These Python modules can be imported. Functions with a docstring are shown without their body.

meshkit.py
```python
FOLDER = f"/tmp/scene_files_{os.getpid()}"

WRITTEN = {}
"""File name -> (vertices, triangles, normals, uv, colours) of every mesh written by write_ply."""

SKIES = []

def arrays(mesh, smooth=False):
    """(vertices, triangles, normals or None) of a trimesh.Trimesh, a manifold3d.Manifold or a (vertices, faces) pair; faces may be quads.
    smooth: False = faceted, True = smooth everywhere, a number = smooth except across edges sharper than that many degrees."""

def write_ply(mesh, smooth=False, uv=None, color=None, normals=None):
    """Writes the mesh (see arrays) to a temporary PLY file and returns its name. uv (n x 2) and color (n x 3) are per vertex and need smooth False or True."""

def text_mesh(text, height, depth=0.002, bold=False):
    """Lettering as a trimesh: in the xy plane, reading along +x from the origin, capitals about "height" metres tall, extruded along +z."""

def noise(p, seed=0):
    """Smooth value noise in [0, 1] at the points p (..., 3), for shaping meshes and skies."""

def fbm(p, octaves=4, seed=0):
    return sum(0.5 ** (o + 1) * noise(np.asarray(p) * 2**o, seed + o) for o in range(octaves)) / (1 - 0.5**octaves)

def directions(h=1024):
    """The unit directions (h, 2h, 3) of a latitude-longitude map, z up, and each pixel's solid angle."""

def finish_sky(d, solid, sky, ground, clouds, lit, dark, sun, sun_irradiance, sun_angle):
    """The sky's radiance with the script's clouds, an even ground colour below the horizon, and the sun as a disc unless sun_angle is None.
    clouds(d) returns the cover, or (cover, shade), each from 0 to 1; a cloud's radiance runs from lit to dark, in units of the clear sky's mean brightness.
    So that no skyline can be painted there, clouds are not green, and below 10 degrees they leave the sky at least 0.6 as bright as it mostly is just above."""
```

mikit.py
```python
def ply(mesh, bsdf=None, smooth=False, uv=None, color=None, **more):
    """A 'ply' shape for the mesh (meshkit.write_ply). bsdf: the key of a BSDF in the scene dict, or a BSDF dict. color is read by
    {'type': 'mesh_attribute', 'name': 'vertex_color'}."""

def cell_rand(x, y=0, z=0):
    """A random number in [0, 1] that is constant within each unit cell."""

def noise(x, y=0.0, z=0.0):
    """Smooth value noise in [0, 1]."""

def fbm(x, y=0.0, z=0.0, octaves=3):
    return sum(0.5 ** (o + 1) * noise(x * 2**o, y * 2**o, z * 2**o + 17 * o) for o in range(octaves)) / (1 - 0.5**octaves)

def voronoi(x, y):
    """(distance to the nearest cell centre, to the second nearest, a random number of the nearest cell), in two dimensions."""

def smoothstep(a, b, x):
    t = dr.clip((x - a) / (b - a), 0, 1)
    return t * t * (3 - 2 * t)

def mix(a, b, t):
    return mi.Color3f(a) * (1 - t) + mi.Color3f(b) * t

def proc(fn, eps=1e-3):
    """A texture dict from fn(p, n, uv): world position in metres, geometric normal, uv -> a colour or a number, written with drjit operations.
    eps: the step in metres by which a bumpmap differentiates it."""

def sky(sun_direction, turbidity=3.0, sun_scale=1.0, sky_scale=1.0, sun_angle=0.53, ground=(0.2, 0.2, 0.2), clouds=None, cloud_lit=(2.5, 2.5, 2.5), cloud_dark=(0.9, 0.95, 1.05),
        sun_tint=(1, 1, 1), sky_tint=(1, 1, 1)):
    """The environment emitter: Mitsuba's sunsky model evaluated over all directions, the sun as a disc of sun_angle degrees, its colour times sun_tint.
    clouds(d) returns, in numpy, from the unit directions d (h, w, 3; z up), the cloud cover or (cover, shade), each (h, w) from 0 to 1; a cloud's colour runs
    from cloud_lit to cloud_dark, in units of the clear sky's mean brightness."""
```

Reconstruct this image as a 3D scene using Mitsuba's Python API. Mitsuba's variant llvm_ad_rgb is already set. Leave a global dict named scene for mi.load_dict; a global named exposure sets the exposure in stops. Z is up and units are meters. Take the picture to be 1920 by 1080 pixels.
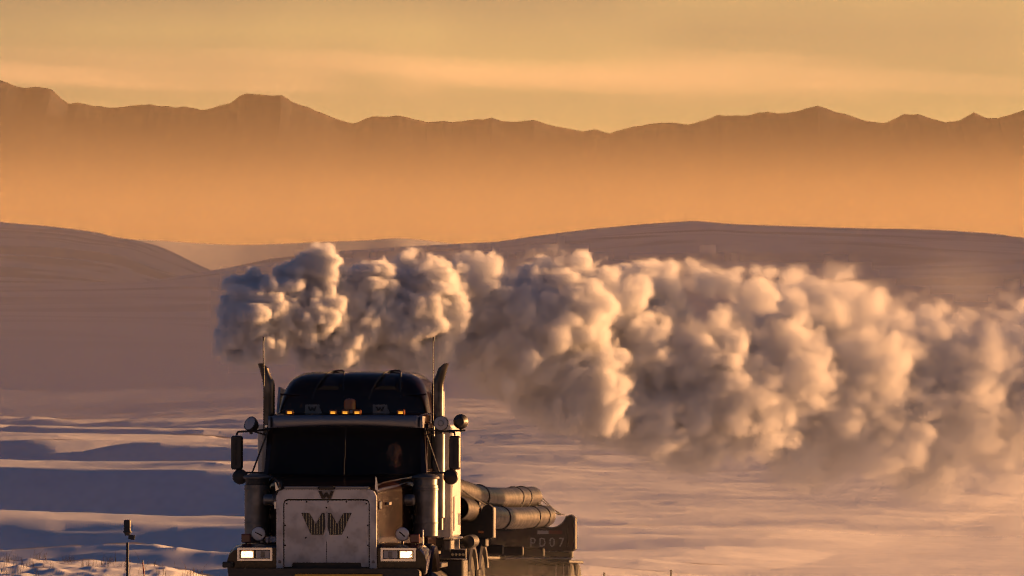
import math
import numpy as np
import trimesh
import manifold3d
import mitsuba as mi
import drjit as dr
import mikit
import meshkit
from scipy import ndimage
from shapely.geometry import Polygon, box as sbox

T = mi.ScalarTransform4f
scene, labels = {}, {}
rng = np.random.default_rng(7)

# ---------------------------------------------------------------- camera, sky, sun, exposure
EYE_Z, PITCH = 3.6, 0.355                      # metres above the road, degrees upwards
scene['camera'] = {
    'type': 'perspective', 'fov': 5.235, 'near_clip': 1.0, 'far_clip': 2.0e5,
    'to_world': T().look_at(origin=[0, 0, EYE_Z], target=[0, 1000, EYE_Z + 1000 * math.tan(math.radians(PITCH))], up=[0, 0, 1]),
    'medium': {'type': 'ref', 'id': 'haze_air'},
}
SUN_AZ, SUN_EL = 58.0, 5.9                     # degrees to the right of the view, degrees above the horizon
sun = np.array([math.sin(math.radians(SUN_AZ)) * math.cos(math.radians(SUN_EL)),
                math.cos(math.radians(SUN_AZ)) * math.cos(math.radians(SUN_EL)), math.sin(math.radians(SUN_EL))])


def evening_cloud(d):
    """The evening glow: a thin warm veil low over the whole horizon, thicker towards the sun, a little streaky."""
    el = np.degrees(np.arcsin(np.clip(d[..., 2], -1, 1)))
    from_sun = np.degrees(np.arccos(np.clip(d @ sun, -1, 1)))
    near = np.maximum(from_sun - 40, 0)
    veil = 0.56 * np.exp(-np.maximum(el - 1.0, 0) / 6.0) * (0.02 + 0.98 * np.exp(-near / 21.0)) + 1.6 * np.exp(-np.maximum(el - 0.8, 0) / 0.42) * np.exp(-near / 17.0)
    streak = meshkit.fbm(np.stack([d[..., 0] * 30, d[..., 1] * 30, el * 3.0], -1), 4, seed=9)
    return veil * (0.84 + 1.3 * np.clip(streak - 0.5, -0.15, 0.3)), 0.0 * veil


scene['sky'] = mikit.sky(sun.tolist(), turbidity=3.5, sun_scale=3.2, sky_scale=0.30, sun_angle=0.6, ground=(0.35, 0.3, 0.3),
                         clouds=evening_cloud, cloud_lit=(28.5, 18.0, 5.2), cloud_dark=(0.9, 0.7, 0.6), sun_tint=(1.0, 0.97, 1.75), sky_tint=(0.60, 0.74, 1.35))
exposure = 2.78


def spot(px, py, y):
    """The world point seen at that place of a 1920 x 1080 picture at the distance y: used to take measures for the builders."""
    return np.array([(px - 960) / 21000.0 * y, y, EYE_Z + (670 - py) / 21000.0 * y])


# ---------------------------------------------------------------- materials
def rgb(*c):
    return {'type': 'rgb', 'value': list(c)}


def bsdf(key, **kw):
    scene[key] = {'type': 'principled', **kw}
    return key


def snow_colour(p, n, uv):
    g = mikit.fbm(p.x * 3.1, p.y * 0.9, p.z * 3, 3)
    far = mikit.smoothstep(2500.0, 6000.0, p.y) * (1 - mikit.smoothstep(8200.0, 10500.0, p.y))
    wx, wy = mikit.fbm(p.x * 0.006, p.y * 0.003, 3.0, 2), mikit.fbm(p.x * 0.006 + 9, p.y * 0.003, 7.0, 2)
    bare = mikit.smoothstep(0.42, 0.68, mikit.fbm((0.8 * p.x - 0.6 * p.y) * 0.011 + 5 * wx, (0.6 * p.x + 0.8 * p.y) * 0.009 + 5 * wy, 0.7 + 0.3 * wx, 5)) * far          # wind-scoured tundra showing through on the hills
    return mikit.mix(mikit.mix((0.70, 0.72, 0.77), (0.82, 0.83, 0.86), g), (0.42, 0.39, 0.37), bare * 0.45)


scene['snow'] = {'type': 'twosided', 'inner': {'type': 'diffuse', 'reflectance': mikit.proc(snow_colour)}}


scene['mountain_rock'] = {'type': 'diffuse', 'reflectance': rgb(0.062, 0.062, 0.076)}

# ---------------------------------------------------------------- snow ground with the two hills, one sheet to the horizon
def curve(pts, D, x):
    """Crest heights at the distance D through measured skyline points, smooth, carried on outside the frame by slow waves."""
    p = np.array(pts, float)
    X, Z = (p[:, 0] - 960) / 21000.0 * D, EYE_Z + (670 - p[:, 1]) / 21000.0 * D
    fine = np.linspace(X[0], X[-1], 1200)
    z = np.interp(x, fine, ndimage.gaussian_filter1d(np.interp(fine, X, Z), 9, mode='nearest'))
    out = np.maximum(np.maximum(X[0] - x, x - X[-1]), 0)
    return z + 0.012 * out * np.sin(out / 900.0 + 0.4)


RIGHT_HILL = [(380, 552), (440, 535), (500, 512), (560, 495), (640, 484), (740, 474), (860, 464), (940, 457), (1000, 447), (1100, 434), (1200, 424), (1290, 418), (1340, 424),
              (1400, 427), (1500, 431), (1600, 435), (1700, 437), (1760, 441), (1810, 446), (1840, 454), (1920, 457), (2010, 455), (2200, 462)]
LEFT_HILL = [(-300, 404), (-80, 410), (0, 417), (40, 421), (90, 425), (150, 432), (185, 437), (220, 446), (260, 452), (300, 462), (350, 486), (420, 520), (520, 560)]
BACK_HILL = [(-200, 440), (100, 446), (230, 450), (300, 452), (360, 457), (440, 461), (520, 459), (600, 455), (690, 452), (745, 447), (800, 452), (870, 461), (960, 470), (1400, 480), (2100, 470)]
LOW_BUMP = [(-300, 538), (-60, 534), (0, 533), (60, 530), (110, 534), (165, 545), (260, 560), (500, 590)]
BASE = np.array([(-40000, 0), (-300, 0.5), (0, 1.9), (60, 0.9), (95, -0.1), (138, 0), (148, -0.02), (165, -0.36), (205, -1.0), (320, -1.3), (560, -1.6), (900, -1.5), (1300, -1.6),
                 (2200, -0.5), (3200, 7), (4300, 22), (5200, 34), (6200, 42), (9000, 50), (40000, 60)], float)


def bump(x, y, z0, zc, yc, w_front, w_back):
    t = np.where(y < yc, np.clip((y - (yc - w_front)) / w_front, 0, 1), np.clip(((yc + w_back) - y) / w_back, 0, 1))
    s = t * t * (3 - 2 * t)
    return z0 + np.maximum(zc - z0, -30) * s


def ground_z(x, y):
    x, y = np.asarray(x, float), np.asarray(y, float)
    q = np.sign(y) * np.log1p(np.abs(y) / 400)
    z = np.interp(y, BASE[:, 0], BASE[:, 1])
    far = np.clip((y - 1500) / 2000, 0, 1)
    P = lambda sx, sy, o=0: np.stack([x / sx + o, y / sy + 3 * o, np.zeros_like(x) + o], -1)
    off_road = np.clip((np.abs(x + 0.9 - 0.09 * np.maximum(y - 140, 0)) - 3.0) / 3.0, 0, 1) * np.clip((np.abs(y) - 60) / 60, 0, 1)
    near = np.clip((y - 170) / 60, 0, 1)
    # long swells, wind drifts and sastrugi
    swell = (meshkit.fbm(P(46, 62, 1.7), 3, seed=3) - 0.5) * 2.6 * near
    drift = np.abs(meshkit.fbm(P(17, 13, 5.1), 3, seed=9) - 0.5) * -1.6 * near
    # leaning snowfields: between the wind-packed crests the ground rises to the right, away from the low sun
    dd = y + 0.55 * x + (meshkit.fbm(P(22, 9, 3.3), 3, seed=17) - 0.5) * 26 * np.clip(y / 400, 0.6, 2)
    lean = np.interp(dd, [170, 185, 274, 281, 287, 292, 310, 316, 328, 333, 446, 457, 484, 494, 612, 636, 690, 704, 760, 780, 840, 900, 960, 1100], [0, .19, .22, .02, -.02, .17, .18, -.03, -.03, .24, .22, -.02, -.01, .21, .20, -.02, -.02, .16, .15, -.02, .0, .14, .0, .08])
    L = 0.062 * np.clip(y, 150, 1400)
    t = x / L + 0.15
    calm = 1 - 0.42 * np.clip((x / L + 0.1) / 0.35, 0, 1) * (y > 0)
    swell, drift = swell * calm, drift * calm
    drift = drift + lean * L * np.where(t > 0, 0.06 * np.tanh(t / 0.06), 1.8 * np.tanh(t / 1.8)) * (1 - np.clip((y - 1100) / 900, 0, 1)) * np.where(y > 0, 1, 0)
    sast = (meshkit.fbm(P(2.4, 0.8, 2.2), 3, seed=12) - 0.5) * 0.16 + (meshkit.fbm(P(9.0, 4.5, 7.7), 3, seed=14) - 0.5) * 0.30 * near
    wide = (meshkit.fbm(P(420, 700, 4.2), 3, seed=21) - 0.5) * 9.0 * np.clip((y - 700) / 1500, 0, 1)
    z = z + off_road * (swell + drift) * (1 - 0.75 * far) + sast * (1 - far) + wide
    # snow bank beside the road on the left, near the camera
    bank = np.interp(x, [-40, -6.6, -3.75, -3.1, -1.2, 0.4], [2.2, 1.46, 1.33, 1.16, 0.4, 0]) * np.exp(-(np.abs(y - 121) / 10.0) ** 2.5)
    clods = (meshkit.fbm(P(1.1, 0.9, 8.0), 3, seed=31) - 0.5) * 0.16 + (meshkit.fbm(P(0.22, 0.30, 8.0), 2, seed=32) - 0.5) * 0.07
    z = z + bank + clods * np.clip(bank, 0, 1)
    # the hills
    zb = bump(x, y, z, curve(BACK_HILL, 13000, x * 13000 / np.maximum(y, 6000)), 13000, 3000, 2500)
    zl = bump(x, y, z, curve(LEFT_HILL, 9600, x), 9600, 2400, 1800)
    zr = bump(x, y, z, curve(RIGHT_HILL, 7000, x), 7000, 2400, 2500)
    zp = bump(x, y, z, curve(LOW_BUMP, 5600, x), 5600, 260, 300)
    # a long ridge right of the view, just high enough to keep the low sun off the plain and the hills
    D = y - 2900 / math.tan(math.radians(SUN_AZ))
    reach = math.tan(math.radians(SUN_EL)) / math.sin(math.radians(SUN_AZ))
    over = np.interp(D, [-2000, 300, 900, 1250, 2000, 3200, 4300, 5200, 6200, 7000, 9600, 11500], [-900, -160, -40, -6, 2, 10, 26, 42, 60, 108, 120, -900])
    top = (2900 + 0.046 * np.clip(D, 0, 7500)) * reach + over + (meshkit.fbm(P(800, 240, 9.0), 3, seed=51) - 0.5) * 26
    z = z + np.maximum(top, 0) * np.exp(-((x - 2900) / 620) ** 2 / 2)
    shade_rise = 6.2 * np.exp(-((np.maximum(np.abs(x - 34) - 10, 0)) / 9) ** 2) * np.exp(-(np.maximum(np.abs(y - 42) - 72, 0) / 9) ** 2)      # added snow rise, unseen right of the camera, to shade the ground before the truck
    z = z + shade_rise * (0.8 + 0.4 * meshkit.fbm(P(14, 18, 2.0), 3, seed=52))
    hills = np.maximum(np.maximum(zb, zl), np.maximum(zr, zp))
    rough = (meshkit.fbm(np.stack([(0.8 * x - 0.6 * y) / 330, (0.6 * x + 0.8 * y) / 290, 0 * x + 6.4], -1), 2, seed=41) - 0.5) * 9.0 * np.clip((y - 4000) / 2000, 0, 1) * np.clip((11500 - y) / 1700, 0, 1)
    crest = np.clip(np.minimum(np.abs(y - 9600), np.abs(y - 7000)) / 700, 0.1, 1)
    return np.maximum(z, hills) + rough * crest


def fan_sheet():
    fine = np.arange(-3.4, 3.4001, 0.0125)
    step = 3.4 + np.cumsum(0.02 * 1.13 ** np.arange(70))
    step = step[step < 179]
    ang = np.radians(np.concatenate([-180 + 0 * step[:1], -step[::-1], fine, step, [180]]))
    r = [4.0, 12, 25, 40, 55, 70, 80]
    while r[-1] < 1500:
        r.append(r[-1] * 1.0031)
    while r[-1] < 42000:
        r.append(r[-1] * 1.012)
    R, A = np.meshgrid(r, ang, indexing='ij')
    x, y = R * np.sin(A), R * np.cos(A)
    k = np.minimum(1, np.minimum(19500 / np.maximum(np.abs(x), 1), np.where(y > 0, 37500 / np.maximum(y, 1), 4500 / np.maximum(-y, 1))))
    x, y = x * k, y * k
    n, m = R.shape
    i, j = np.meshgrid(np.arange(n - 1), np.arange(m - 1), indexing='ij')
    q = np.stack([i * m + j, i * m + j + 1, (i + 1) * m + j + 1, (i + 1) * m + j], -1).reshape(-1, 4)
    v = np.stack([x, y, ground_z(x, y)], -1).reshape(-1, 3)
    return v, np.vstack([q[:, [0, 1, 2]], q[:, [0, 2, 3]]])


scene['snow_ground'] = mikit.ply(fan_sheet(), 'snow', smooth=True)
labels['snow_ground'] = {'label': 'wind-drifted snow plain rising to smooth snow-covered hills', 'kind': 'structure'}

# ---------------------------------------------------------------- the far mountain range
SKYLINE = [(-900, 190), (-600, 160), (-300, 182), (-120, 150), (0, 147), (20, 155), (50, 163), (95, 164), (110, 176), (128, 189), (150, 189), (180, 193), (208, 197), (250, 196), (283, 191),
           (300, 196), (345, 195), (375, 201), (400, 198), (430, 189), (450, 175), (462, 170), (500, 173), (528, 172), (548, 186), (590, 204), (640, 222), (662, 229), (700, 217), (720, 215), (745, 212),
           (765, 216), (800, 226), (850, 226), (900, 223), (922, 220), (940, 225), (1000, 223), (1040, 235), (1090, 243), (1112, 241), (1142, 246), (1170, 237), (1228, 227), (1290, 234), (1325, 222), (1345, 213),
           (1385, 211), (1400, 212), (1440, 209), (1478, 211), (1510, 203), (1532, 197), (1550, 201), (1620, 222), (1650, 228), (1664, 228), (1695, 213), (1730, 216), (1772, 228), (1800, 226), (1826, 210), (1850, 217),
           (1872, 219), (1920, 203), (2000, 190), (2200, 214), (2500, 180), (2900, 210)]
MD = 30000.0


def mountain_range():
    x = np.concatenate([np.linspace(-12000, -1600, 120), np.linspace(-1590, 1590, 1100), np.linspace(1600, 12000, 120)])
    y = np.concatenate([np.linspace(24500, 29600, 90), np.linspace(29640, 30360, 24), np.linspace(30500, 36500, 30)])
    p = np.array(SKYLINE, float)
    sx, sz = (p[:, 0] - 960) / 21000 * MD, EYE_Z + (670 - p[:, 1]) / 21000 * MD
    one = np.stack([x / 75, 0 * x, 0 * x], -1)
    broad = ndimage.gaussian_filter1d(np.interp(x, sx, sz), 60)
    crest = np.interp(x, sx, sz) + (meshkit.fbm(one, 4, seed=2) - 0.5) * 17
    wide = np.clip((np.abs(x) - 1700) / 1500, 0, 1)
    outside = wide * (meshkit.fbm(np.stack([x / 900, 0 * x, 0 * x + 3], -1), 4, seed=4) - 0.5) * 420
    crest, broad = crest + outside, broad + outside
    X, Y = np.meshgrid(x, y)
    t = np.where(Y < MD, (Y - 24500) / (MD - 24500), (36500 - Y) / (36500 - MD))
    shape = np.clip(t, 0, 1) ** 1.5
    ridged = 1 - np.abs(meshkit.fbm(np.stack([X / 620, Y / 900, 0 * X], -1), 3, seed=6) - 0.5) * 2.6
    near = np.exp(-(np.abs(Y - MD) / 260.0))
    z = 20 + ((crest - 20)[None] * near + (broad - 40)[None] * (1 - near)) * shape * (1 - (0.0 * (1 - ridged)) * np.clip(np.abs(Y - MD) / 700, 0, 1))
    n, m = X.shape
    i, j = np.meshgrid(np.arange(n - 1), np.arange(m - 1), indexing='ij')
    q = np.stack([i * m + j, i * m + j + 1, (i + 1) * m + j + 1, (i + 1) * m + j], -1).reshape(-1, 4)
    return np.stack([X, Y, z], -1).reshape(-1, 3), q


scene['mountains'] = mikit.ply(mountain_range(), 'mountain_rock', smooth=True)
labels['mountains'] = {'label': 'jagged mountain range far behind the haze, a flat-topped peak left of centre', 'kind': 'structure'}

# ---------------------------------------------------------------- haze: thin air everywhere, a denser layer lying in the valley before the mountains
HX, HY0, HY1, HZ0, HZ1 = 20000.0, -5000.0, 38000.0, -14.0, 900.0


def haze_density():
    nz, ny = 64, 180
    z = HZ0 + (np.arange(nz) + 0.5) / nz * (HZ1 - HZ0)
    y = HY0 + (np.arange(ny) + 0.5) / ny * (HY1 - HY0)
    Z, Y = np.meshgrid(z, y, indexing='ij')
    sm = lambda a, b, v: (lambda t: t * t * (3 - 2 * t))(np.clip((v - a) / (b - a), 0, 1))
    thin = (0.2e-5 + 8.0e-5 * np.exp(-np.maximum(Z, 0) / 105)) * (0.2 + 0.8 * sm(500, 2400, Y))
    thin = thin + 1.6e-4 * sm(180, 700, Y) * (1 - sm(1400, 2600, Y)) * np.exp(-np.maximum(Z, 0) / 50)
    fog = 3.2e-4 * sm(12000, 18500, Y) * (1 - sm(215, 365, Z))
    d = thin + fog
    return np.repeat(d[:, :, None], 2, 2).astype(np.float32)[..., None]


hd = haze_density()
scene['haze_air'] = {'type': 'heterogeneous', 'albedo': rgb(0.87, 0.72, 0.47), 'scale': 1.0,
                     'sigma_t': {'type': 'gridvolume', 'grid': mi.VolumeGrid(hd), 'to_world': T().translate([-HX, HY0, HZ0]).scale([2 * HX, HY1 - HY0, HZ1 - HZ0])},
                     'phase': {'type': 'hg', 'g': 0.7}}
scene['haze'] = {'type': 'cube', 'to_world': T().translate([0, (HY0 + HY1) / 2, (HZ0 + HZ1) / 2]).scale([HX, (HY1 - HY0) / 2, (HZ1 - HZ0) / 2]),
                 'bsdf': {'type': 'null'}, 'interior': {'type': 'ref', 'id': 'haze_air'}}
labels['haze'] = {'label': 'warm haze filling the valley before the mountains', 'kind': 'stuff'}

# ---------------------------------------------------------------- thin cirrus streaks far beyond the mountains
CX, CY0, CY1, CZ0, CZ1 = 9000.0, 56000.0, 60000.0, 1290.0, 1640.0


def cirrus_density():
    nx, nz = 260, 44
    x, z = -CX + (np.arange(nx) + 0.5) / nx * 2 * CX, CZ0 + (np.arange(nz) + 0.5) / nz * (CZ1 - CZ0)
    X, Z = np.meshgrid(x, z, indexing='xy')
    tilt = Z + 0.035 * X + 26 * (meshkit.fbm(np.stack([X / 900, Z / 300, 0 * X], -1), 3, seed=81) - 0.5)
    t = meshkit.fbm(np.stack([X / 1300, tilt / 30, 0 * X + 5], -1), 4, seed=83)
    d = np.clip((t - 0.52) * 6, 0, 1) * np.exp(-((Z - 1470) / 95) ** 2)
    for cx, cz, lx, lz, a in ((800, 1497, 520, 9, 0.9), (-520, 1394, 130, 8, 1.0), (1900, 1462, 260, 8, 0.5)):
        d = d + a * np.exp(-((X - cx) / lx) ** 2 - ((Z + 0.03 * (X - cx) - cz) / lz) ** 2) * (0.4 + 1.2 * meshkit.fbm(np.stack([X / 140, Z / 14, 0 * X], -1), 3, seed=84))
    e = np.clip(np.minimum(np.arange(nz), np.arange(nz)[::-1]) / 5, 0, 1)[:, None]
    return np.repeat((d * e * 2.6e-4)[:, None, :], 2, 1).astype(np.float32)[..., None]


scene['cirrus_ice'] = {'type': 'heterogeneous', 'albedo': rgb(0.999, 0.99, 0.96), 'scale': 1.0,
                       'sigma_t': {'type': 'gridvolume', 'grid': mi.VolumeGrid(cirrus_density()), 'to_world': T().translate([-CX, CY0, CZ0]).scale([2 * CX, CY1 - CY0, CZ1 - CZ0])},
                       'phase': {'type': 'hg', 'g': 0.2}}
scene['thin_clouds'] = {'type': 'cube', 'to_world': T().translate([0, (CY0 + CY1) / 2, (CZ0 + CZ1) / 2]).scale([CX, (CY1 - CY0) / 2, (CZ1 - CZ0) / 2]),
                        'bsdf': {'type': 'null'}, 'interior': {'type': 'ref', 'id': 'cirrus_ice'}}
labels['thin_clouds'] = {'label': 'faint streaks of thin high cloud above the mountains', 'kind': 'stuff'}

# ---------------------------------------------------------------- the exhaust plume: billows on billows, thick at its head, looser down the wind
PV = 0.036                                      # metres per cell
PX0, PX1, PY0, PY1, PZ0, PZ1 = -4.8, 10.4, 145.3, 160.4, 1.45, 5.45
PN = [int(round((b - a) / PV)) for a, b in ((PX0, PX1), (PY0, PY1), (PZ0, PZ1))]


def plume_y(x):
    return 147.0 + (x + 3.5) * 0.80


def plume_point(px, py):
    y = 150.0
    for _ in range(6):
        y = plume_y((px - 960) / 21000.0 * y)
    return spot(px, py, y)


PATH = [(462, 606, 58), (540, 592, 86), (640, 600, 104), (760, 594, 108), (850, 590, 100), (975, 632, 128), (1060, 640, 140), (1150, 660, 164), (1290, 700, 190), (1420, 724, 202), (1560, 748, 200), (1700, 764, 186), (1850, 758, 164),
        (2050, 750, 180), (2300, 745, 200)]
KEYS = [(440, 540, 15), (468, 536, 17), (497, 548, 16), (450, 590, 34), (447, 640, 36), (480, 655, 30), (582, 543, 32), (562, 560, 28), (640, 540, 34), (690, 525, 30), (735, 528, 24), (765, 502, 24), (805, 505, 26), (850, 512, 30),
        (905, 510, 26), (950, 530, 24), (1000, 532, 28), (1055, 525, 28), (1094, 508, 28), (1140, 530, 30), (1190, 545, 32), (1245, 535, 30), (1320, 525, 28), (1362, 530, 28), (1420, 550, 34), (1490, 565, 30), (1560, 548, 28),
        (1592, 545, 26), (1635, 580, 30), (1675, 615, 34), (1740, 640, 40), (1795, 622, 30), (1850, 640, 32), (1905, 640, 36), (1970, 660, 60),
        (955, 622, 84), (985, 655, 92), (1030, 620, 60), (940, 672, 70), (1020, 705, 84), (1085, 735, 88), (1130, 775, 76), (1075, 600, 70), (885, 585, 52), (1200, 800, 66), (1290, 830, 60), (700, 640, 50), (600, 640, 46), (800, 640, 44), (1365, 640, 34), (1350, 600, 30), (1500, 700, 60), (1660, 690, 46), (1290, 760, 60), (1180, 740, 50), (1640, 860, 40), (1740, 860, 40), (1480, 860, 50), (1350, 820, 46)]


def sphere_field():
    r1, pr = np.random.default_rng(11), np.array(PATH, float)
    one = []                                   # x, y, z, radius
    total = np.cumsum(np.r_[0, np.hypot(np.diff(pr[:, 0]), np.diff(pr[:, 1]))])
    s = 0.0
    while s < total[-1]:
        px, py, R = (np.interp(s, total, pr[:, k]) for k in range(3))
        c = plume_point(px, py) - [0, 0.55 if px < 862 else 0, 0]
        Rm = R / 21000.0 * c[1]
        if 848 < px < 880:                      # the gap between the two newest puffs
            s += R * 0.40
            continue
        for _ in range(4):
            a, q = r1.uniform(0, 2 * np.pi), r1.uniform(0.35, 0.74)
            r = Rm * r1.uniform(0.26, 0.48)
            one.append([c[0] + r1.normal() * 0.1, c[1] + math.cos(a) * Rm * q * 0.9, c[2] + math.sin(a) * Rm * q, r])
        one.append([*c, Rm * (0.55 if px > 520 else 0.8)])
        s += R * 0.40
    for px, py, R in KEYS:
        c = plume_point(px, py)
        mid = np.interp(px, pr[:, 0], pr[:, 1]), np.interp(px, pr[:, 0], pr[:, 2])
        room = math.sqrt(max(0.0, 1 - min(1, ((py - mid[0]) / mid[1]) ** 2))) * mid[1] / 21000.0 * c[1]
        k = c[1] / 21000.0
        one.append([c[0], c[1] - r1.uniform(0.2, 0.8) * room, c[2], R * k])
    one = np.array(one)

    def children(par, n, lo, hi, out):
        d = r1.normal(size=(len(par), n, 3))
        d /= np.linalg.norm(d, axis=-1, keepdims=True)
        r = par[:, None, 3] * r1.uniform(lo, hi, (len(par), n))
        c = par[:, None, :3] + d * (par[:, None, 3:] * out + 0 * r[..., None])
        return np.concatenate([c, r[..., None]], -1).reshape(-1, 4)

    two = children(one, 25, 0.24, 0.42, 0.90)
    three = children(two, 6, 0.26, 0.48, 0.92)
    keep = r1.uniform(size=len(three)) < np.clip(1.15 - (three[:, 0] + 2) / 11, 0.15, 1)
    return one, two, three[keep]


def plume_density():
    x, y, z = (a + (np.arange(n) + 0.5) * PV for a, n in ((PX0, PN[0]), (PY0, PN[1]), (PZ0, PN[2])))
    field = np.full((PN[2], PN[1], PN[0]), 9.0, np.float32)        # distance to the nearest billow's skin, in metres, negative inside

    for group in sphere_field():
        for cx, cy, cz, r in group:
            m = r + 0.30
            i0, i1 = np.searchsorted(x, [cx - m, cx + m])
            j0, j1 = np.searchsorted(y, [cy - m, cy + m])
            k0, k1 = np.searchsorted(z, [cz - m, cz + m])
            if i1 <= i0 or j1 <= j0 or k1 <= k0:
                continue
            d = np.sqrt(((x[i0:i1] - cx) ** 2)[None, None, :] + ((y[j0:j1] - cy) ** 2)[None, :, None] + ((z[k0:k1] - cz) ** 2)[:, None, None]).astype(np.float32) - np.float32(r)
            np.minimum(field[k0:k1, j0:j1, i0:i1], d, out=field[k0:k1, j0:j1, i0:i1])
    # fine ragged edge
    on = np.nonzero(np.abs(field) < 0.28)
    p = np.stack([x[on[2]], y[on[1]], z[on[0]]], -1)
    loose = np.clip((p[:, 0] + 3) / 11, 0, 1)
    warp = np.stack([meshkit.noise(p / 0.55, seed=60 + k) for k in range(3)], -1) - 0.5
    puff = sum(0.55 ** o * np.abs(2 * meshkit.noise((p + 0.35 * warp) / (0.30 / 1.9 ** o), seed=70 + o) - 1) for o in range(3))
    field[on] -= ((puff - 0.42) * (0.15 + 0.02 * loose)).astype(np.float32)
    field[on] += ((meshkit.fbm(p / 0.85, 2, seed=7) - 0.5) * 0.22 + (meshkit.fbm(p / 0.22, 3, seed=8) - 0.5) * (0.08 + 0.22 * loose)).astype(np.float32)
    # how soft the skin is: crisp at the head, looser down the wind and in the sinking skirts below
    loose = np.clip((x + 3) / 11, 0, 1)[None, None, :]
    way = np.array([[*plume_point(a, b)[[0, 2]], r * 0.0071] for a, b, r in PATH])
    mid, wid = np.interp(x, way[:, 0], way[:, 1]), np.interp(x, way[:, 0], way[:, 2])
    below = np.clip(((mid[None, None, :] - z[:, None, None]) / wid - 0.80 + 0.35 * loose) / 0.6, 0, 1)
    soft = 0.04 + 0.36 * loose ** 1.5 + 0.35 * below ** 1.5 * (0.35 + 0.65 * loose)
    dens = np.clip(-field / soft.astype(np.float32), 0, 3) * (36.0 - 29.0 * loose ** 0.6) * (1 - 0.75 * below * (0.3 + 0.7 * loose))
    # torn wisps round the billows
    on = np.nonzero((field > -0.05) & (field < 0.19))
    p = np.stack([x[on[2]], y[on[1]], z[on[0]]], -1)
    far = np.clip((p[:, 0] + 3) / 11, 0, 1)
    tear = meshkit.fbm(p / [0.34, 0.34, 0.26] + 1.3 * meshkit.noise(p / 0.5, seed=91)[:, None], 4, seed=90)
    dens[on] = np.maximum(dens[on], ((0.3 + 2.6 * far) * np.clip(1 - np.maximum(field[on], 0) / 0.19, 0, 1) ** 1.2 * np.clip((tear - 0.49) * 5, 0, 1)).astype(dens.dtype))
    edge = 1.0
    for k, n in enumerate(dens.shape):
        t = np.minimum(np.arange(n), np.arange(n)[::-1]) / 8.0
        e = np.clip(t, 0, 1)
        edge = edge * e.reshape([-1 if q == k else 1 for q in range(3)])
    dens = dens * edge
    dens[dens < 0.10] = 0
    return dens.astype(np.float32)


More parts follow.
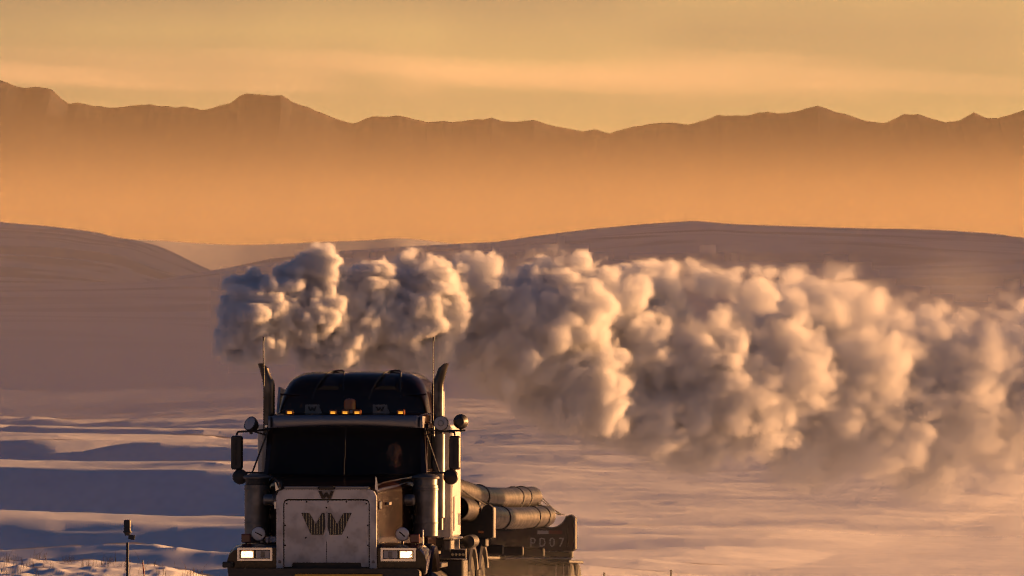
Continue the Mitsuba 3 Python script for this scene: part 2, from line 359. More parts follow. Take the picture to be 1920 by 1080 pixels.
def skin_of(dens, lo, cut=(-9e9, 9e9), step=3, cell=PV):
    """A closed, smoothed surface round every cell that holds smoke between two cuts across x: the boundary of the medium."""
    d = np.pad(dens, [(0, -n % step) for n in dens.shape])
    occ = d.reshape(d.shape[0] // step, step, d.shape[1] // step, step, d.shape[2] // step, step).max((1, 3, 5)) > 0.35
    occ = ndimage.binary_fill_holes(ndimage.binary_closing(np.pad(occ, 3), iterations=1))
    i = np.arange(occ.shape[2])
    at = (i - 3 + 0.5) * step * cell + lo[0]
    occ = occ & ((at > cut[0]) & (at < cut[1]))[None, None]
    quads = []
    for ax in range(3):
        u, w = [(1, 2), (2, 0), (0, 1)][ax]
        eu, ew, en = (np.eye(3, dtype=int)[k] for k in (u, w, ax))
        for sgn in (-1, 1):
            c = np.stack(np.nonzero(occ & ~np.roll(occ, -sgn, axis=ax)), -1) + (en if sgn > 0 else 0)
            q = [c, c + eu, c + eu + ew, c + ew]
            quads.append(np.stack(q[::-1] if sgn > 0 else q, 1))       # corners run z, y, x: reversed, they face outwards
    q = np.concatenate(quads)
    v, inv = np.unique(q.reshape(-1, 3), axis=0, return_inverse=True)
    f = inv.reshape(-1, 4)
    m = trimesh.Trimesh(v[:, ::-1].astype(float), np.vstack([f[:, [0, 1, 2]], f[:, [0, 2, 3]]]), process=False)
    flat = m.vertices[:, 0].copy()
    ends = np.array([flat.min() if cut[0] > -1e9 else -99, flat.max() if cut[1] < 1e9 else -99])
    vert = np.array(m.vertices)
    for e, inward in zip(ends, (0.014, -0.014)):
        on = np.abs(flat - e) < 0.01
        vert[on, 0] = e + inward
    return trimesh.Trimesh((vert - 3) * step * cell + np.asarray(lo), m.faces, process=False)


# blown snow: thin, in the wake of the truck, along the road and under the plume; it surrounds the plume
BV, B0, BN = 0.16, np.array([-5.5, 143.9, -1.6]), (121, 140, 48)


def blown_density():
    x, y, z = (B0[k] + (np.arange(BN[k]) + 0.5) * BV for k in range(3))
    X, Y, Z = np.meshgrid(x, y, z, indexing='ij')
    d = 0.0 * X
    for px, py, R, dy, a in [(900, 735, 70, -0.6, 0.26), (985, 790, 80, -0.4, 0.20), (1100, 850, 80, -0.3, 0.18), (1250, 890, 80, 0.0, 0.16), (870, 700, 45, -0.9, 0.25), (1420, 910, 90, 0.0, 0.18), (1600, 920, 90, 0, 0.2), (1780, 870, 110, 0, 0.26), (1880, 800, 120, -1.0, 0.22),
                             (1950, 840, 130, 0, 0.28), (1800, 560, 60, 0.2, 0.12), (1450, 520, 50, 0.2, 0.12)]:
        c = plume_point(px, py)
        k = R / 21000.0 * c[1] * 1.1
        d += a * np.exp(-(((X - c[0]) / 1.3) ** 2 + (Y - c[1] - dy) ** 2 + (Z - c[2]) ** 2) / k ** 2)
    tex = meshkit.fbm(np.stack([X / 1.3, Y / 1.6, Z / 0.8], -1), 4, seed=15)
    ground = -0.02 * np.maximum(Y - 148, 0)
    road = -0.9 + 0.085 * (Y - 148)
    wake = 0.035 * np.exp(-(np.maximum(Z - ground, 0) / 0.75) ** 2) * np.exp(-(np.maximum(np.abs(X - road - 1.2) - 1.5, 0) / 2.2) ** 2) * np.clip((Y - 151) / 6, 0, 1)
    d = (d + wake) * np.clip((tex - 0.33) * 4.2, 0, 1.9)
    for k, n in enumerate(BN):
        e = np.clip(np.minimum(np.arange(n), np.arange(n)[::-1]) / 12.0, 0, 1)
        if k < 2:
            d = d * e.reshape([-1 if q == k else 1 for q in range(3)])
    return np.minimum(d, 0.42).transpose(2, 1, 0).astype(np.float32)


pd = plume_density()
HAZE_REF = {'type': 'ref', 'id': 'haze_air'}
bd = blown_density()
b_size = [n * BV for n in BN]
scene['blown_air'] = {'type': 'heterogeneous', 'albedo': rgb(0.99, 0.985, 0.98), 'scale': 1.0,
                      'sigma_t': {'type': 'gridvolume', 'grid': mi.VolumeGrid(bd[..., None]), 'to_world': T().translate(B0.tolist()).scale(b_size)}, 'phase': {'type': 'hg', 'g': 0.5}}
scene['blown_snow'] = {'type': 'cube', 'to_world': T().translate((B0 + np.array(b_size) / 2).tolist()).scale([q / 2 for q in b_size]), 'bsdf': {'type': 'null'},
                       'interior': {'type': 'ref', 'id': 'blown_air'}, 'exterior': HAZE_REF}
labels['blown_snow'] = {'label': 'thin blown snow drifting in the wake of the truck', 'kind': 'stuff'}
# snow drifting over the plain behind the trailer: a low, very thin veil
MV, M0, MN = np.array([0.5, 1.5, 0.2]), np.array([-2.5, 166.6, -2.4]), (56, 90, 30)


def mist_density():
    x, y, z = (M0[k] + (np.arange(MN[k]) + 0.5) * MV[k] for k in range(3))
    X, Y, Z = np.meshgrid(x, y, z, indexing='ij')
    tex = meshkit.fbm(np.stack([X / 3.2, Y / 9.0, Z / 1.6], -1), 4, seed=25)
    d = 0.006 * np.clip((tex - 0.36) * 4.0, 0, 1.6) * np.exp(-np.maximum(Z + 1.2, 0) / 1.3) * np.clip((X + 2.0) / 3.0, 0, 1) * np.clip((25.0 - X) / 4, 0, 1)
    return (d * np.clip((300 - Y) / 40, 0, 1) * np.clip((Y - 166.6) / 5, 0, 1) * np.clip((3.4 - Z) / 1.5, 0, 1)).transpose(2, 1, 0).astype(np.float32)


md = mist_density()
m_size = MV * np.array(MN)
scene['mist_air'] = {'type': 'heterogeneous', 'albedo': rgb(0.99, 0.985, 0.98), 'scale': 1.0,
                     'sigma_t': {'type': 'gridvolume', 'grid': mi.VolumeGrid(md[..., None]), 'to_world': T().translate(M0.tolist()).scale(m_size.tolist())}, 'phase': {'type': 'hg', 'g': 0.5}}
scene['drifting_snow'] = {'type': 'cube', 'to_world': T().translate((M0 + m_size / 2).tolist()).scale((m_size / 2).tolist()), 'bsdf': {'type': 'null'},
                          'interior': {'type': 'ref', 'id': 'mist_air'}, 'exterior': HAZE_REF}
labels['drifting_snow'] = {'label': 'low veil of snow drifting over the plain behind the trailer', 'kind': 'stuff'}
PLUME_CUTS = [-9e9, -0.7, 3.2, 9e9]            # three lengths of the same smoke, each with its own highest density
PLUME_CAPS = [30.0, 13.0, 6.0]                 # per metre; the core is even, only its skin thins out
for k in range(3):
    i0, i1 = (int(np.clip((c - PX0) / PV + e, 0, PN[0])) for c, e in ((PLUME_CUTS[k], -12), (PLUME_CUTS[k + 1], 12)))
    part = np.minimum(pd[:, :, i0:i1], PLUME_CAPS[k])
    scene[f'smoke_{k}'] = {'type': 'heterogeneous', 'albedo': rgb(0.93, 0.938, 0.957), 'scale': 1.0,
                           'sigma_t': {'type': 'gridvolume', 'grid': mi.VolumeGrid(np.ascontiguousarray(part)[..., None]),
                                       'to_world': T().translate([PX0 + i0 * PV, PY0, PZ0]).scale([(i1 - i0) * PV, PN[1] * PV, PN[2] * PV])},
                           'phase': {'type': 'isotropic'}}
    skin = skin_of(pd, [PX0, PY0, PZ0], PLUME_CUTS[k:k + 2])
    scene['exhaust_plume' + ('__drift' + ['', '', '_001'][k] if k else '')] = mikit.ply(skin, {'type': 'null'}, interior={'type': 'ref', 'id': f'smoke_{k}'}, exterior={'type': 'ref', 'id': 'blown_air'})
labels['exhaust_plume'] = {'label': 'thick billowing exhaust smoke streaming to the right above and behind the truck', 'category': 'smoke'}

# ---------------------------------------------------------------- mesh helpers
def chamfered(x0, x1, y0, y1, z0, z1, c=0.012):
    """A box with bevelled edges."""
    pts = []
    for x, X in ((x0, 1), (x1, -1)):
        for y, Y in ((y0, 1), (y1, -1)):
            for z, Z in ((z0, 1), (z1, -1)):
                pts += [[x, y + Y * c, z + Z * c], [x + X * c, y, z + Z * c], [x + X * c, y + Y * c, z]]
    return tm(manifold3d.Manifold.hull_points(np.array(pts, float)))


def tm(m):
    q = m.to_mesh()
    return trimesh.Trimesh(np.array(q.vert_properties[:, :3], float), np.array(q.tri_verts), process=False)


def joined(*ms):
    return trimesh.util.concatenate([m for m in ms])


def tube(path, r, n=12, caps=True):
    p = np.asarray(path, float)
    r = np.broadcast_to(r, (len(p),))
    t = np.gradient(p, axis=0)
    t /= np.linalg.norm(t, axis=1, keepdims=True) + 1e-12
    ref = np.array([0, 0, 1.0]) if np.abs(t[:, 2]).mean() < 0.75 else np.array([1.0, 0.05, 0])
    a = np.cross(t, ref)
    a /= np.linalg.norm(a, axis=1, keepdims=True) + 1e-12
    b = np.cross(t, a)
    ang = np.arange(n) * 2 * np.pi / n
    v = (p[:, None] + r[:, None, None] * (np.cos(ang)[None, :, None] * a[:, None] + np.sin(ang)[None, :, None] * b[:, None])).reshape(-1, 3)
    i, j = np.meshgrid(np.arange(len(p) - 1), np.arange(n), indexing='ij')
    q = np.stack([i * n + j, i * n + (j + 1) % n, (i + 1) * n + (j + 1) % n, (i + 1) * n + j], -1).reshape(-1, 4)
    f = [np.vstack([q[:, [0, 1, 2]], q[:, [0, 2, 3]]])]
    if caps:
        k = len(v)
        v = np.vstack([v, p[:1], p[-1:]])
        j = np.arange(n)
        e = (len(p) - 1) * n
        f += [np.stack([(j + 1) % n, j, 0 * j + k], 1), np.stack([e + j, e + (j + 1) % n, 0 * j + k + 1], 1)]
    m = trimesh.Trimesh(v, np.vstack(f), process=False)
    if m.volume < 0:
        m.invert()
    return m


def round_path(pts, r=0.06, n=6):
    """A polyline with its corners rounded."""
    p = [np.array(q, float) for q in pts]
    out = [p[0]]
    for a, b, c in zip(p, p[1:], p[2:]):
        u, w = a - b, c - b
        k = min(r, np.linalg.norm(u) * 0.45, np.linalg.norm(w) * 0.45)
        s, e = b + u / np.linalg.norm(u) * k, b + w / np.linalg.norm(w) * k
        for t in np.linspace(0, 1, n):
            out.append((1 - t) ** 2 * s + 2 * t * (1 - t) * b + t * t * e)
    return np.array(out + [p[-1]])


def lathe(profile, axis='z', at=(0, 0, 0), n=32):
    """A turned body from (radius, along) pairs; closed where the radius is zero."""
    p = np.array(profile, float)
    ang = np.arange(n) * 2 * np.pi / n
    v = np.stack([p[:, None, 0] * np.cos(ang), p[:, None, 0] * np.sin(ang), np.repeat(p[:, 1:], n, 1)], -1).reshape(-1, 3)
    i, j = np.meshgrid(np.arange(len(p) - 1), np.arange(n), indexing='ij')
    q = np.stack([i * n + j, i * n + (j + 1) % n, (i + 1) * n + (j + 1) % n, (i + 1) * n + j], -1).reshape(-1, 4)
    m = trimesh.Trimesh(v, np.vstack([q[:, [0, 1, 2]], q[:, [0, 2, 3]]]), process=False)
    m.vertices = m.vertices[:, {'z': [0, 1, 2], 'y': [1, 2, 0], 'x': [2, 0, 1]}[axis]] + np.array(at, float)
    m.merge_vertices()
    m.update_faces(m.nondegenerate_faces())
    if m.volume < 0:
        m.invert()
    return m


def plate(poly, y0, y1):
    """A polygon in x and z made into a plate from y0 to y1."""
    polys = [Polygon(poly)] if not hasattr(poly, 'geom_type') else list(getattr(poly, 'geoms', [poly]))
    out = []
    for g in polys:
        m = trimesh.creation.extrude_polygon(g, abs(y1 - y0), engine='earcut')
        v = np.array(m.vertices)
        m = trimesh.Trimesh(np.stack([v[:, 0], max(y0, y1) - v[:, 2], v[:, 1]], -1), m.faces, process=False)
        if m.volume < 0:
            m.invert()
        out.append(m)
    return joined(*out)


def side_plate(poly, x0, x1):
    """A polygon in y and z made into a plate from x0 to x1."""
    m = plate(poly, x0, x1)
    v = np.array(m.vertices)
    m = trimesh.Trimesh(np.stack([v[:, 1], v[:, 0], v[:, 2]], -1), m.faces[:, ::-1], process=False)
    return m


def loft(rings, caps=True):
    """A skin over rings of equally many points."""
    r = np.array(rings, float)
    k, n = r.shape[:2]
    v = r.reshape(-1, 3)
    i, j = np.meshgrid(np.arange(k - 1), np.arange(n), indexing='ij')
    q = np.stack([i * n + j, i * n + (j + 1) % n, (i + 1) * n + (j + 1) % n, (i + 1) * n + j], -1).reshape(-1, 4)
    f = [np.vstack([q[:, [0, 1, 2]], q[:, [0, 2, 3]]])]
    if caps:
        m0 = len(v)
        v = np.vstack([v, r[0].mean(0), r[-1].mean(0)])
        j = np.arange(n)
        f += [np.stack([(j + 1) % n, j, 0 * j + m0], 1), np.stack([(k - 1) * n + j, (k - 1) * n + (j + 1) % n, 0 * j + m0 + 1], 1)]
    m = trimesh.Trimesh(v, np.vstack(f), process=False)
    if m.volume < 0:
        m.invert()
    return m


def rounded_rect(w, z0, z1, r, n=5):
    """Points of a rounded rectangle, half width w, from z0 to z1."""
    pts = []
    for cx, cz, a0 in ((w - r, z0 + r, -90), (w - r, z1 - r, 0), (-w + r, z1 - r, 90), (-w + r, z0 + r, 180)):
        for t in np.linspace(0, 90, n):
            a = math.radians(a0 + t)
            pts.append((cx + r * math.cos(a), cz + r * math.sin(a)))
    return pts


def mirrored(m):
    return trimesh.Trimesh(np.array(m.vertices) * [-1, 1, 1], m.faces[:, ::-1], process=False)


used = {}


def part(holder, name, mesh, material, smooth=32, label=None, kind=None, **more):
    """One entry of the scene: name under its holder, numbered when the name is taken."""
    key = f'{holder}__{name}' if holder else name
    used[key] = used.get(key, -1) + 1
    if used[key]:
        key += f'_{used[key]:03d}'
    place = next((PLACE[h] for h in PLACE if key == h or key.startswith(h + '__')), None)
    scene[key] = mikit.ply(mesh, material, smooth=smooth, **({'to_world': place} if place is not None else {}), **more)
    said = {k: v for k, v in (('label', label), ('kind', kind)) if v}
    if said:
        labels[key] = said
    return key


PLACE = {'semi_truck': T().translate([-2.32, 140, 0]).rotate([0, 0, 1], -5.5),
         'truck_driver': T().translate([-2.32, 140, 0]).rotate([0, 0, 1], -5.5),
         'pipe_trailer': T().translate([-0.32, 162, -0.36]).rotate([0, 0, 1], -4.5).rotate([1, 0, 0], -1.28)}

# ---------------------------------------------------------------- materials of the truck and its load
def grime(low, high, scale, a=0.35, b=0.75):
    return mikit.proc(lambda p, n, uv: mikit.mix(low, high, mikit.smoothstep(a, b, mikit.fbm(p.x * scale, p.y * scale, p.z * scale, 4))))


bsdf('truck_paint', base_color=grime((0.007, 0.003, 0.003), (0.012, 0.0045, 0.004), 5.0), roughness=0.16, specular=0.35)
bsdf('black_plastic', base_color=rgb(0.012, 0.011, 0.011), roughness=0.5)
bsdf('rubber', base_color=grime((0.015, 0.015, 0.015), (0.045, 0.042, 0.04), 9.0), roughness=0.85)
bsdf('cover_white', base_color=mikit.proc(lambda p, n, uv: mikit.mix((0.32, 0.305, 0.30), (0.47, 0.46, 0.46), mikit.smoothstep(0.25, 0.6, mikit.fbm(p.x * 7, p.y * 2, p.z * 5, 4))
     - 0.25 * mikit.smoothstep(0.68, 0.76, mikit.fbm(p.x * 38 + 4, p.y * 5, p.z * 30, 3)))), roughness=0.55)
bsdf('bright_metal', base_color=rgb(0.62, 0.61, 0.60), metallic=1.0, roughness=0.22)
bsdf('visor_metal', base_color=rgb(0.17, 0.175, 0.20), metallic=0.9, roughness=0.36)
bsdf('dull_metal', base_color=grime((0.13, 0.125, 0.12), (0.20, 0.19, 0.185), 6.0), metallic=0.8, roughness=0.42)
bsdf('stack_metal', base_color=grime((0.06, 0.055, 0.05), (0.12, 0.11, 0.105), 8.0), metallic=1.0, roughness=0.30)
bsdf('sleeper_paint', base_color=grime((0.46, 0.45, 0.44), (0.54, 0.53, 0.52), 4.0), roughness=0.36, metallic=0.35)
bsdf('plate_grey', base_color=rgb(0.16, 0.155, 0.15), roughness=0.5)
bsdf('frame_black', base_color=grime((0.006, 0.005, 0.0045), (0.018, 0.014, 0.012), 5.0), roughness=0.5)
bsdf('amber_lens', base_color=rgb(0.30, 0.075, 0.008), roughness=0.2, clearcoat=1.0)
bsdf('red_lens', base_color=rgb(0.10, 0.012, 0.008), roughness=0.25, clearcoat=0.8)
bsdf('clear_lens', base_color=rgb(0.30, 0.30, 0.32), roughness=0.12, clearcoat=1.0)
bsdf('white_lens', base_color=rgb(0.55, 0.55, 0.56), roughness=0.3, clearcoat=0.6)
bsdf('yellow_sign_paint', base_color=rgb(0.42, 0.24, 0.02), roughness=0.6)
bsdf('gold_line', base_color=rgb(0.55, 0.48, 0.28), roughness=0.4)
bsdf('cab_trim', base_color=rgb(0.010, 0.009, 0.009), roughness=0.75)
bsdf('letter_white', base_color=rgb(0.32, 0.31, 0.30), roughness=0.7)
bsdf('pipe_steel', base_color=grime((0.045, 0.04, 0.037), (0.09, 0.08, 0.073), 7.0), metallic=0.8, roughness=0.38)
bsdf('skin_tone', base_color=rgb(0.42, 0.25, 0.17), roughness=0.55)
bsdf('jacket', base_color=rgb(0.03, 0.032, 0.04), roughness=0.9)
bsdf('hair', base_color=rgb(0.03, 0.02, 0.015), roughness=0.7)
scene['glass_gloss'] = {'type': 'principled', 'base_color': rgb(0.01, 0.01, 0.012), 'roughness': 0.06, 'specular': 0.3}
scene['cab_glass'] = {'type': 'blendbsdf', 'weight': 0.55, 'first': {'type': 'ref', 'id': 'glass_gloss'}, 'second': {'type': 'null'}}

scene['cover_creased'] = {'type': 'bumpmap', 'relief': mikit.proc(lambda p, n, uv: mikit.fbm(p.x * 8 + 2 * mikit.noise(p.x * 3, p.y, p.z * 3), p.y * 2, p.z * 3.5, 4), eps=4e-3), 'scale': 0.020, 'inner': {'type': 'ref', 'id': 'cover_white'}}

# ---------------------------------------------------------------- the truck (x to the picture's right, y to its tail, z up; its nose at y = 0)
S = 'semi_truck'
labels[S] = {'label': 'dark conventional semi truck with two upright exhaust stacks driving towards the viewer, headlights lit', 'category': 'truck'}

# radiator shell and winter cover
outer = Polygon([(-.63, .965), (.63, .965), (.63, 1.86), (.60, 1.925), (.535, 1.95), (-.535, 1.95), (-.60, 1.925), (-.63, 1.86)])
inner = Polygon([(-.545, .90), (.545, .90), (.545, 1.77), (.528, 1.815), (.49, 1.83), (-.49, 1.83), (-.528, 1.815), (-.545, 1.77)])
part(S, 'grille_surround', plate(outer.difference(inner), 0.0, 0.07), 'cover_white', label='pale grey radiator surround')
part(S, 'grille_recess', plate(inner.buffer(0.03), 0.05, 0.09), 'black_plastic')
cover = Polygon([(-.53, .98), (-.44, .98), (-.43, 1.035), (.43, 1.035), (.44, .98), (.53, .98), (.53, 1.775), (.515, 1.80), (.48, 1.81), (-.48, 1.81), (-.515, 1.80), (-.53, 1.775)])
part(S, 'winter_cover', plate(cover.difference(sbox(-.004, 1.03, .004, 1.30)), 0.012, 0.05), 'cover_creased', label='dirty white winter cover on the radiator')
for x, z in [(-.50, 1.77), (-.25, 1.795), (0.02, 1.795), (.25, 1.795), (.50, 1.77), (-.52, 1.50), (.52, 1.50), (-.52, 1.25), (.52, 1.25), (-.26, 1.345), (.265, 1.35), (0.0, 1.72)]:
    part(S, 'snap', lathe([(0, -.012), (.008, -.010), (.011, 0), (.011, .006)], 'y', (x, .008, z), 10), 'black_plastic')
for s in (-1, 1):
    part(S, 'grille_bolt', lathe([(0, -.016), (.014, -.012), (.02, 0), (.02, .006)], 'y', (s * .588, -.001, 1.045), 14), 'dull_metal')
    part(S, 'grille_cap', chamfered(min(s * .105, s * .53), max(s * .105, s * .53), -.02, .10, 1.953, 1.99, .008), 'visor_metal')
part(S, 'grille_cap_middle', chamfered(-.10, .10, -.026, .10, 1.945, 1.992, .008), 'black_plastic')
# winged emblem in the middle of the cover: two notched halves with upright gold lines, a white bar between
half = Polygon([(-.315, 1.655), (-.213, 1.655), (-.135, 1.515), (-.058, 1.655), (-.024, 1.655), (-.016, 1.47), (-.04, 1.382), (-.192, 1.382)])
for s in (-1, 1):
    g = half if s < 0 else Polygon([(-x, z) for x, z in half.exterior.coords])
    part(S, 'wing_emblem', plate(g, 0.004, 0.014), 'black_plastic', label='black winged emblem with upright gold lines')
    stripes = [g.buffer(-.004).intersection(sbox(s * k - .0024, 1.3, s * k + .0024, 1.7)) for k in (.285, .251, .218, .185, .152, .118, .085, .052)]
    part(S, 'emblem_lines', joined(*[plate(q, 0.0005, 0.006) for q in stripes if not q.is_empty]), 'gold_line', kind='stuff')
part(S, 'emblem_bar', plate([(-.014, 1.48), (.014, 1.48), (.016, 1.655), (-.016, 1.655)], 0.0, 0.013), 'letter_white')
# the badge with a W on the surround
part(S, 'badge', plate([(-.105, 1.935), (.105, 1.935), (.062, 1.83), (-.062, 1.83)], -.014, 0.02), 'plate_grey')
W = [(-.094, 1.928), (-.055, 1.928), (-.038, 1.872), (-.012, 1.912), (.012, 1.912), (.038, 1.872), (.055, 1.928), (.094, 1.928), (.053, 1.836), (.022, 1.836), (0, 1.868), (-.022, 1.836), (-.053, 1.836)]
part(S, 'badge_letter', plate(W, -.022, -.012), 'truck_paint', label='dark W on the badge')


# hood: a loft from the radiator to the cowl
def hood_ring(y, w, top, low, crown, r):
    pts = rounded_rect(w, low, top, r, 6)
    return [(x, y, z + crown * (1 - (x / w) ** 2) * (z > (low + top) / 2)) for x, z in pts]


part(S, 'hood', loft([hood_ring(y, w, t, l, c, r) for y, w, t, l, c, r in
                      [(0.07, .635, 1.955, .95, .01, .07), (0.35, .665, 1.985, 1.0, .03, .09), (0.8, .73, 2.015, 1.1, .05, .11), (1.3, .82, 2.04, 1.15, .06, .13), (1.88, .95, 2.07, 1.15, .06, .14)]]), 'truck_paint', smooth=50)
for s in (-1, 1):
    crease = [(s * .60, .06, 1.985), (s * .66, .5, 2.03), (s * .78, 1.2, 2.06), (s * .90, 1.85, 2.09)]
    part(S, 'hood_edge', tube(round_path(crease, .1), .014, 8), 'truck_paint')
    part(S, 'hood_latch', chamfered(min(s * .645, s * .675), max(s * .645, s * .675), .14, .20, 1.70, 1.80, .008), 'bright_metal')
    part(S, 'hood_fin', plate([(s * .605, 1.95), (s * .645, 1.93), (s * .625, 2.10), (s * .612, 2.11)] if s > 0 else [(s * .605, 1.95), (s * .645, 1.93), (s * .655, 2.03), (s * .645, 2.04)], .05, .062), 'bright_metal')
    part(S, 'nameplate', side_plate([(.52, 1.75), (.82, 1.75), (.82, 1.785), (.52, 1.785)], s * .70, s * .735), 'dull_metal')
    part(S, 'air_intake', lathe([(0, -.02), (.055, -.02), (.075, 0), (.075, .16), (.06, .18), (0, .18)], 'x', (s * .86 - .08, 1.45, 1.80), 20), 'dull_metal')


# front fenders with headlights
def fender(s):
    rings = []
    for y, top, low, xi in [(0.03, 1.20, .86, .64), (0.14, 1.235, .84, .64), (.35, 1.26, .9, .66), (.62, 1.262, 1.06, .68)]:
        rings.append([(s * x, y, z) for x, z in [(xi, low), (1.19, low), (1.245, low + .05), (1.255, (low + top) / 2 + .02), (1.23, top - .07), (1.17, top - .015), (1.10, top), (xi, top + .02)]])
    m = loft(rings)
    ang = np.radians(np.linspace(148, 8, 22))
    out = []
    for a in ang:
        c, q = math.cos(a), math.sin(a)
        out.append([(s * x, 1.15 - (.60 + d) * c, .55 + (.64 + d) * q) for x, d in [(.72, .0), (1.22, .0), (1.26, .035), (1.20, .07), (.72, .075)]])
    return m, loft(out)


for s in (-1, 1):
    nose, arch = fender(s)
    f = part(S, 'fender', nose, 'truck_paint', smooth=40)
    part(f, 'wheel_arch', arch, 'truck_paint', smooth=40)
    xo, xi = s * 1.115, s * .69
    x0, x1 = min(xo, xi), max(xo, xi)
    frame = Polygon([(x0, 1.062), (x1, 1.062), (x1, 1.212), (x0, 1.212)]).buffer(.008).difference(sbox(x0 + .02, 1.082, x1 - .02, 1.192))
    h = part(S, 'headlight', plate(frame, 0.0, .05), 'bright_metal', label='rectangular headlight, its outer lamp lit')
    part(h, 'housing', chamfered(x0 + .012, x1 - .012, .035, .09, 1.07, 1.204, .004), 'black_plastic')
    mid = (x0 + x1) / 2
    lit = (mid + s * .018, s * 1.078)
    dark = (s * .715, mid - s * .014)
    lens = sbox(min(lit), 1.092, max(lit), 1.180)
    lr = np.random.default_rng(3 + s)
    for _ in range(12):                          # specks of frozen dirt on the lens
        cx, cz = lr.uniform(*sorted(lit)), lr.choice([lr.uniform(1.165, 1.186), lr.uniform(1.095, 1.14)])
        a = lr.uniform(0, 6.28, 7)
        lens = lens.difference(Polygon([(cx + lr.uniform(.005, .014) * math.cos(q), cz + lr.uniform(.004, .010) * math.sin(q)) for q in np.sort(a)]).buffer(.0005))
    hot = lens.intersection(sbox(min(lit) + .012, 1.102, max(lit) - .012, 1.172).buffer(.002))
    part(h, 'lit_lamp', plate(hot, .018, .024), 'white_lens', emitter={'type': 'area', 'radiance': rgb(0.42, 0.36, 0.235)}, label='lit headlamp with specks of dirt')
    part(h, 'lamp_rim', plate(lens.difference(hot.buffer(.0008)), .019, .024), 'white_lens', emitter={'type': 'area', 'radiance': rgb(0.16, 0.085, 0.028)})
    part(h, 'lit_lamp_bowl', chamfered(min(lit), max(lit), .028, .034, 1.086, 1.188, .002), 'amber_lens')
    part(h, 'unlit_lamp', chamfered(min(dark), max(dark), .016, .034, 1.088, 1.186, .006), 'clear_lens')
    part(h, 'lamp_bulb', chamfered(min(dark) + .06, max(dark) - .06, .004, .018, 1.10, 1.172, .006), 'dull_metal')
    # round lamp and turn signal on the fender
    cx = s * .905
    b = part(S, 'fog_lamp', lathe([(0, .05), (.05, .05), (.082, .02), (.088, -.005), (.080, -.012)], 'y', (cx, .45, 1.385), 28), 'bright_metal', label='round fog lamp with a pale cover on the fender')
    part(b, 'lens', lathe([(.080, -.012), (.05, -.020), (0, -.024)], 'y', (cx, .45, 1.385), 28), 'white_lens')
    bar = plate([(-.045, -.006), (.05, -.012), (.05, .006), (-.045, .008)], -.006, 0)
    bar.apply_transform(trimesh.transformations.rotation_matrix(math.radians(38 if s > 0 else 25), [0, 1, 0]))
    bar.apply_translation([cx, .430, 1.387])
    part(b, 'wedge', bar, 'black_plastic')
    part(b, 'stalk', tube([(cx, .48, 1.25), (cx, .48, 1.32)], .014, 8), 'black_plastic')
    t = part(S, 'turn_signal', chamfered(s * 1.065 - .058, s * 1.065 + .058, .42, .50, 1.275, 1.385, .01), 'red_lens')
    part(t, 'stalk', tube([(s * 1.065, .46, 1.235), (s * 1.065, .46, 1.28)], .012, 8), 'black_plastic')
part(S, 'fender_wand', tube([(1.17, .40, 1.25), (1.17, .40, 1.425)], .006, 8), 'bright_metal')
part(S, 'wand_ball', trimesh.creation.icosphere(2, .013).apply_translation([1.17, .40, 1.43]), 'white_lens', smooth=True)

# bumper, tow lug, sign
part(S, 'bumper', loft([[(x, -.30 + k, z) for x, z in rounded_rect(1.20, .45, .965 - .01 * (k > .1), .05, 5)] for k in (0, .02, .22, .24)]), 'black_plastic', smooth=50)
sg = part(S, 'front_sign', chamfered(-.36, .74, -.335, -.312, .58, .90, .006), 'yellow_sign_paint', label='yellow board on the bumper')
part(S, 'tow_lug', chamfered(-1.30, -1.17, -.10, .06, .97, 1.045, .012), 'black_plastic')
part(S, 'step_bracket', chamfered(1.19, 1.25, .10, .16, .90, 1.0, .008), 'bright_metal')

# cab: cowl, pillars, doors, roof, glass
part(S, 'cowl', loft([hood_ring(y, w, t, 1.1, c, .08) for y, w, t, c in [(1.86, .95, 2.07, .05), (2.0, 1.0, 2.12, .0), (2.12, 1.03, 2.13, .0)]]), 'truck_paint', smooth=50)
gv = np.array([[-.96, 2.34, 2.72], [-.5, 2.26, 2.73], [0, 2.22, 2.735], [.5, 2.26, 2.73], [.96, 2.34, 2.72], [-1.0, 2.08, 2.12], [-.5, 2.0, 2.11], [0, 1.96, 2.11], [.5, 2.0, 2.11], [1.0, 2.08, 2.12]])
for k, (a, b) in enumerate(((0, 2), (2, 4))):
    w = np.vstack([gv[a:b + 1], gv[a + 5:b + 6]])
    part(S, 'windshield', trimesh.Trimesh(w, [[0, 3, 4], [0, 4, 1], [1, 4, 5], [1, 5, 2]], process=False), 'cab_glass', smooth=True)
part(S, 'windshield_divider', tube([(0, 2.215, 2.74), (0, 1.955, 2.11)], .008, 8), 'cab_trim')
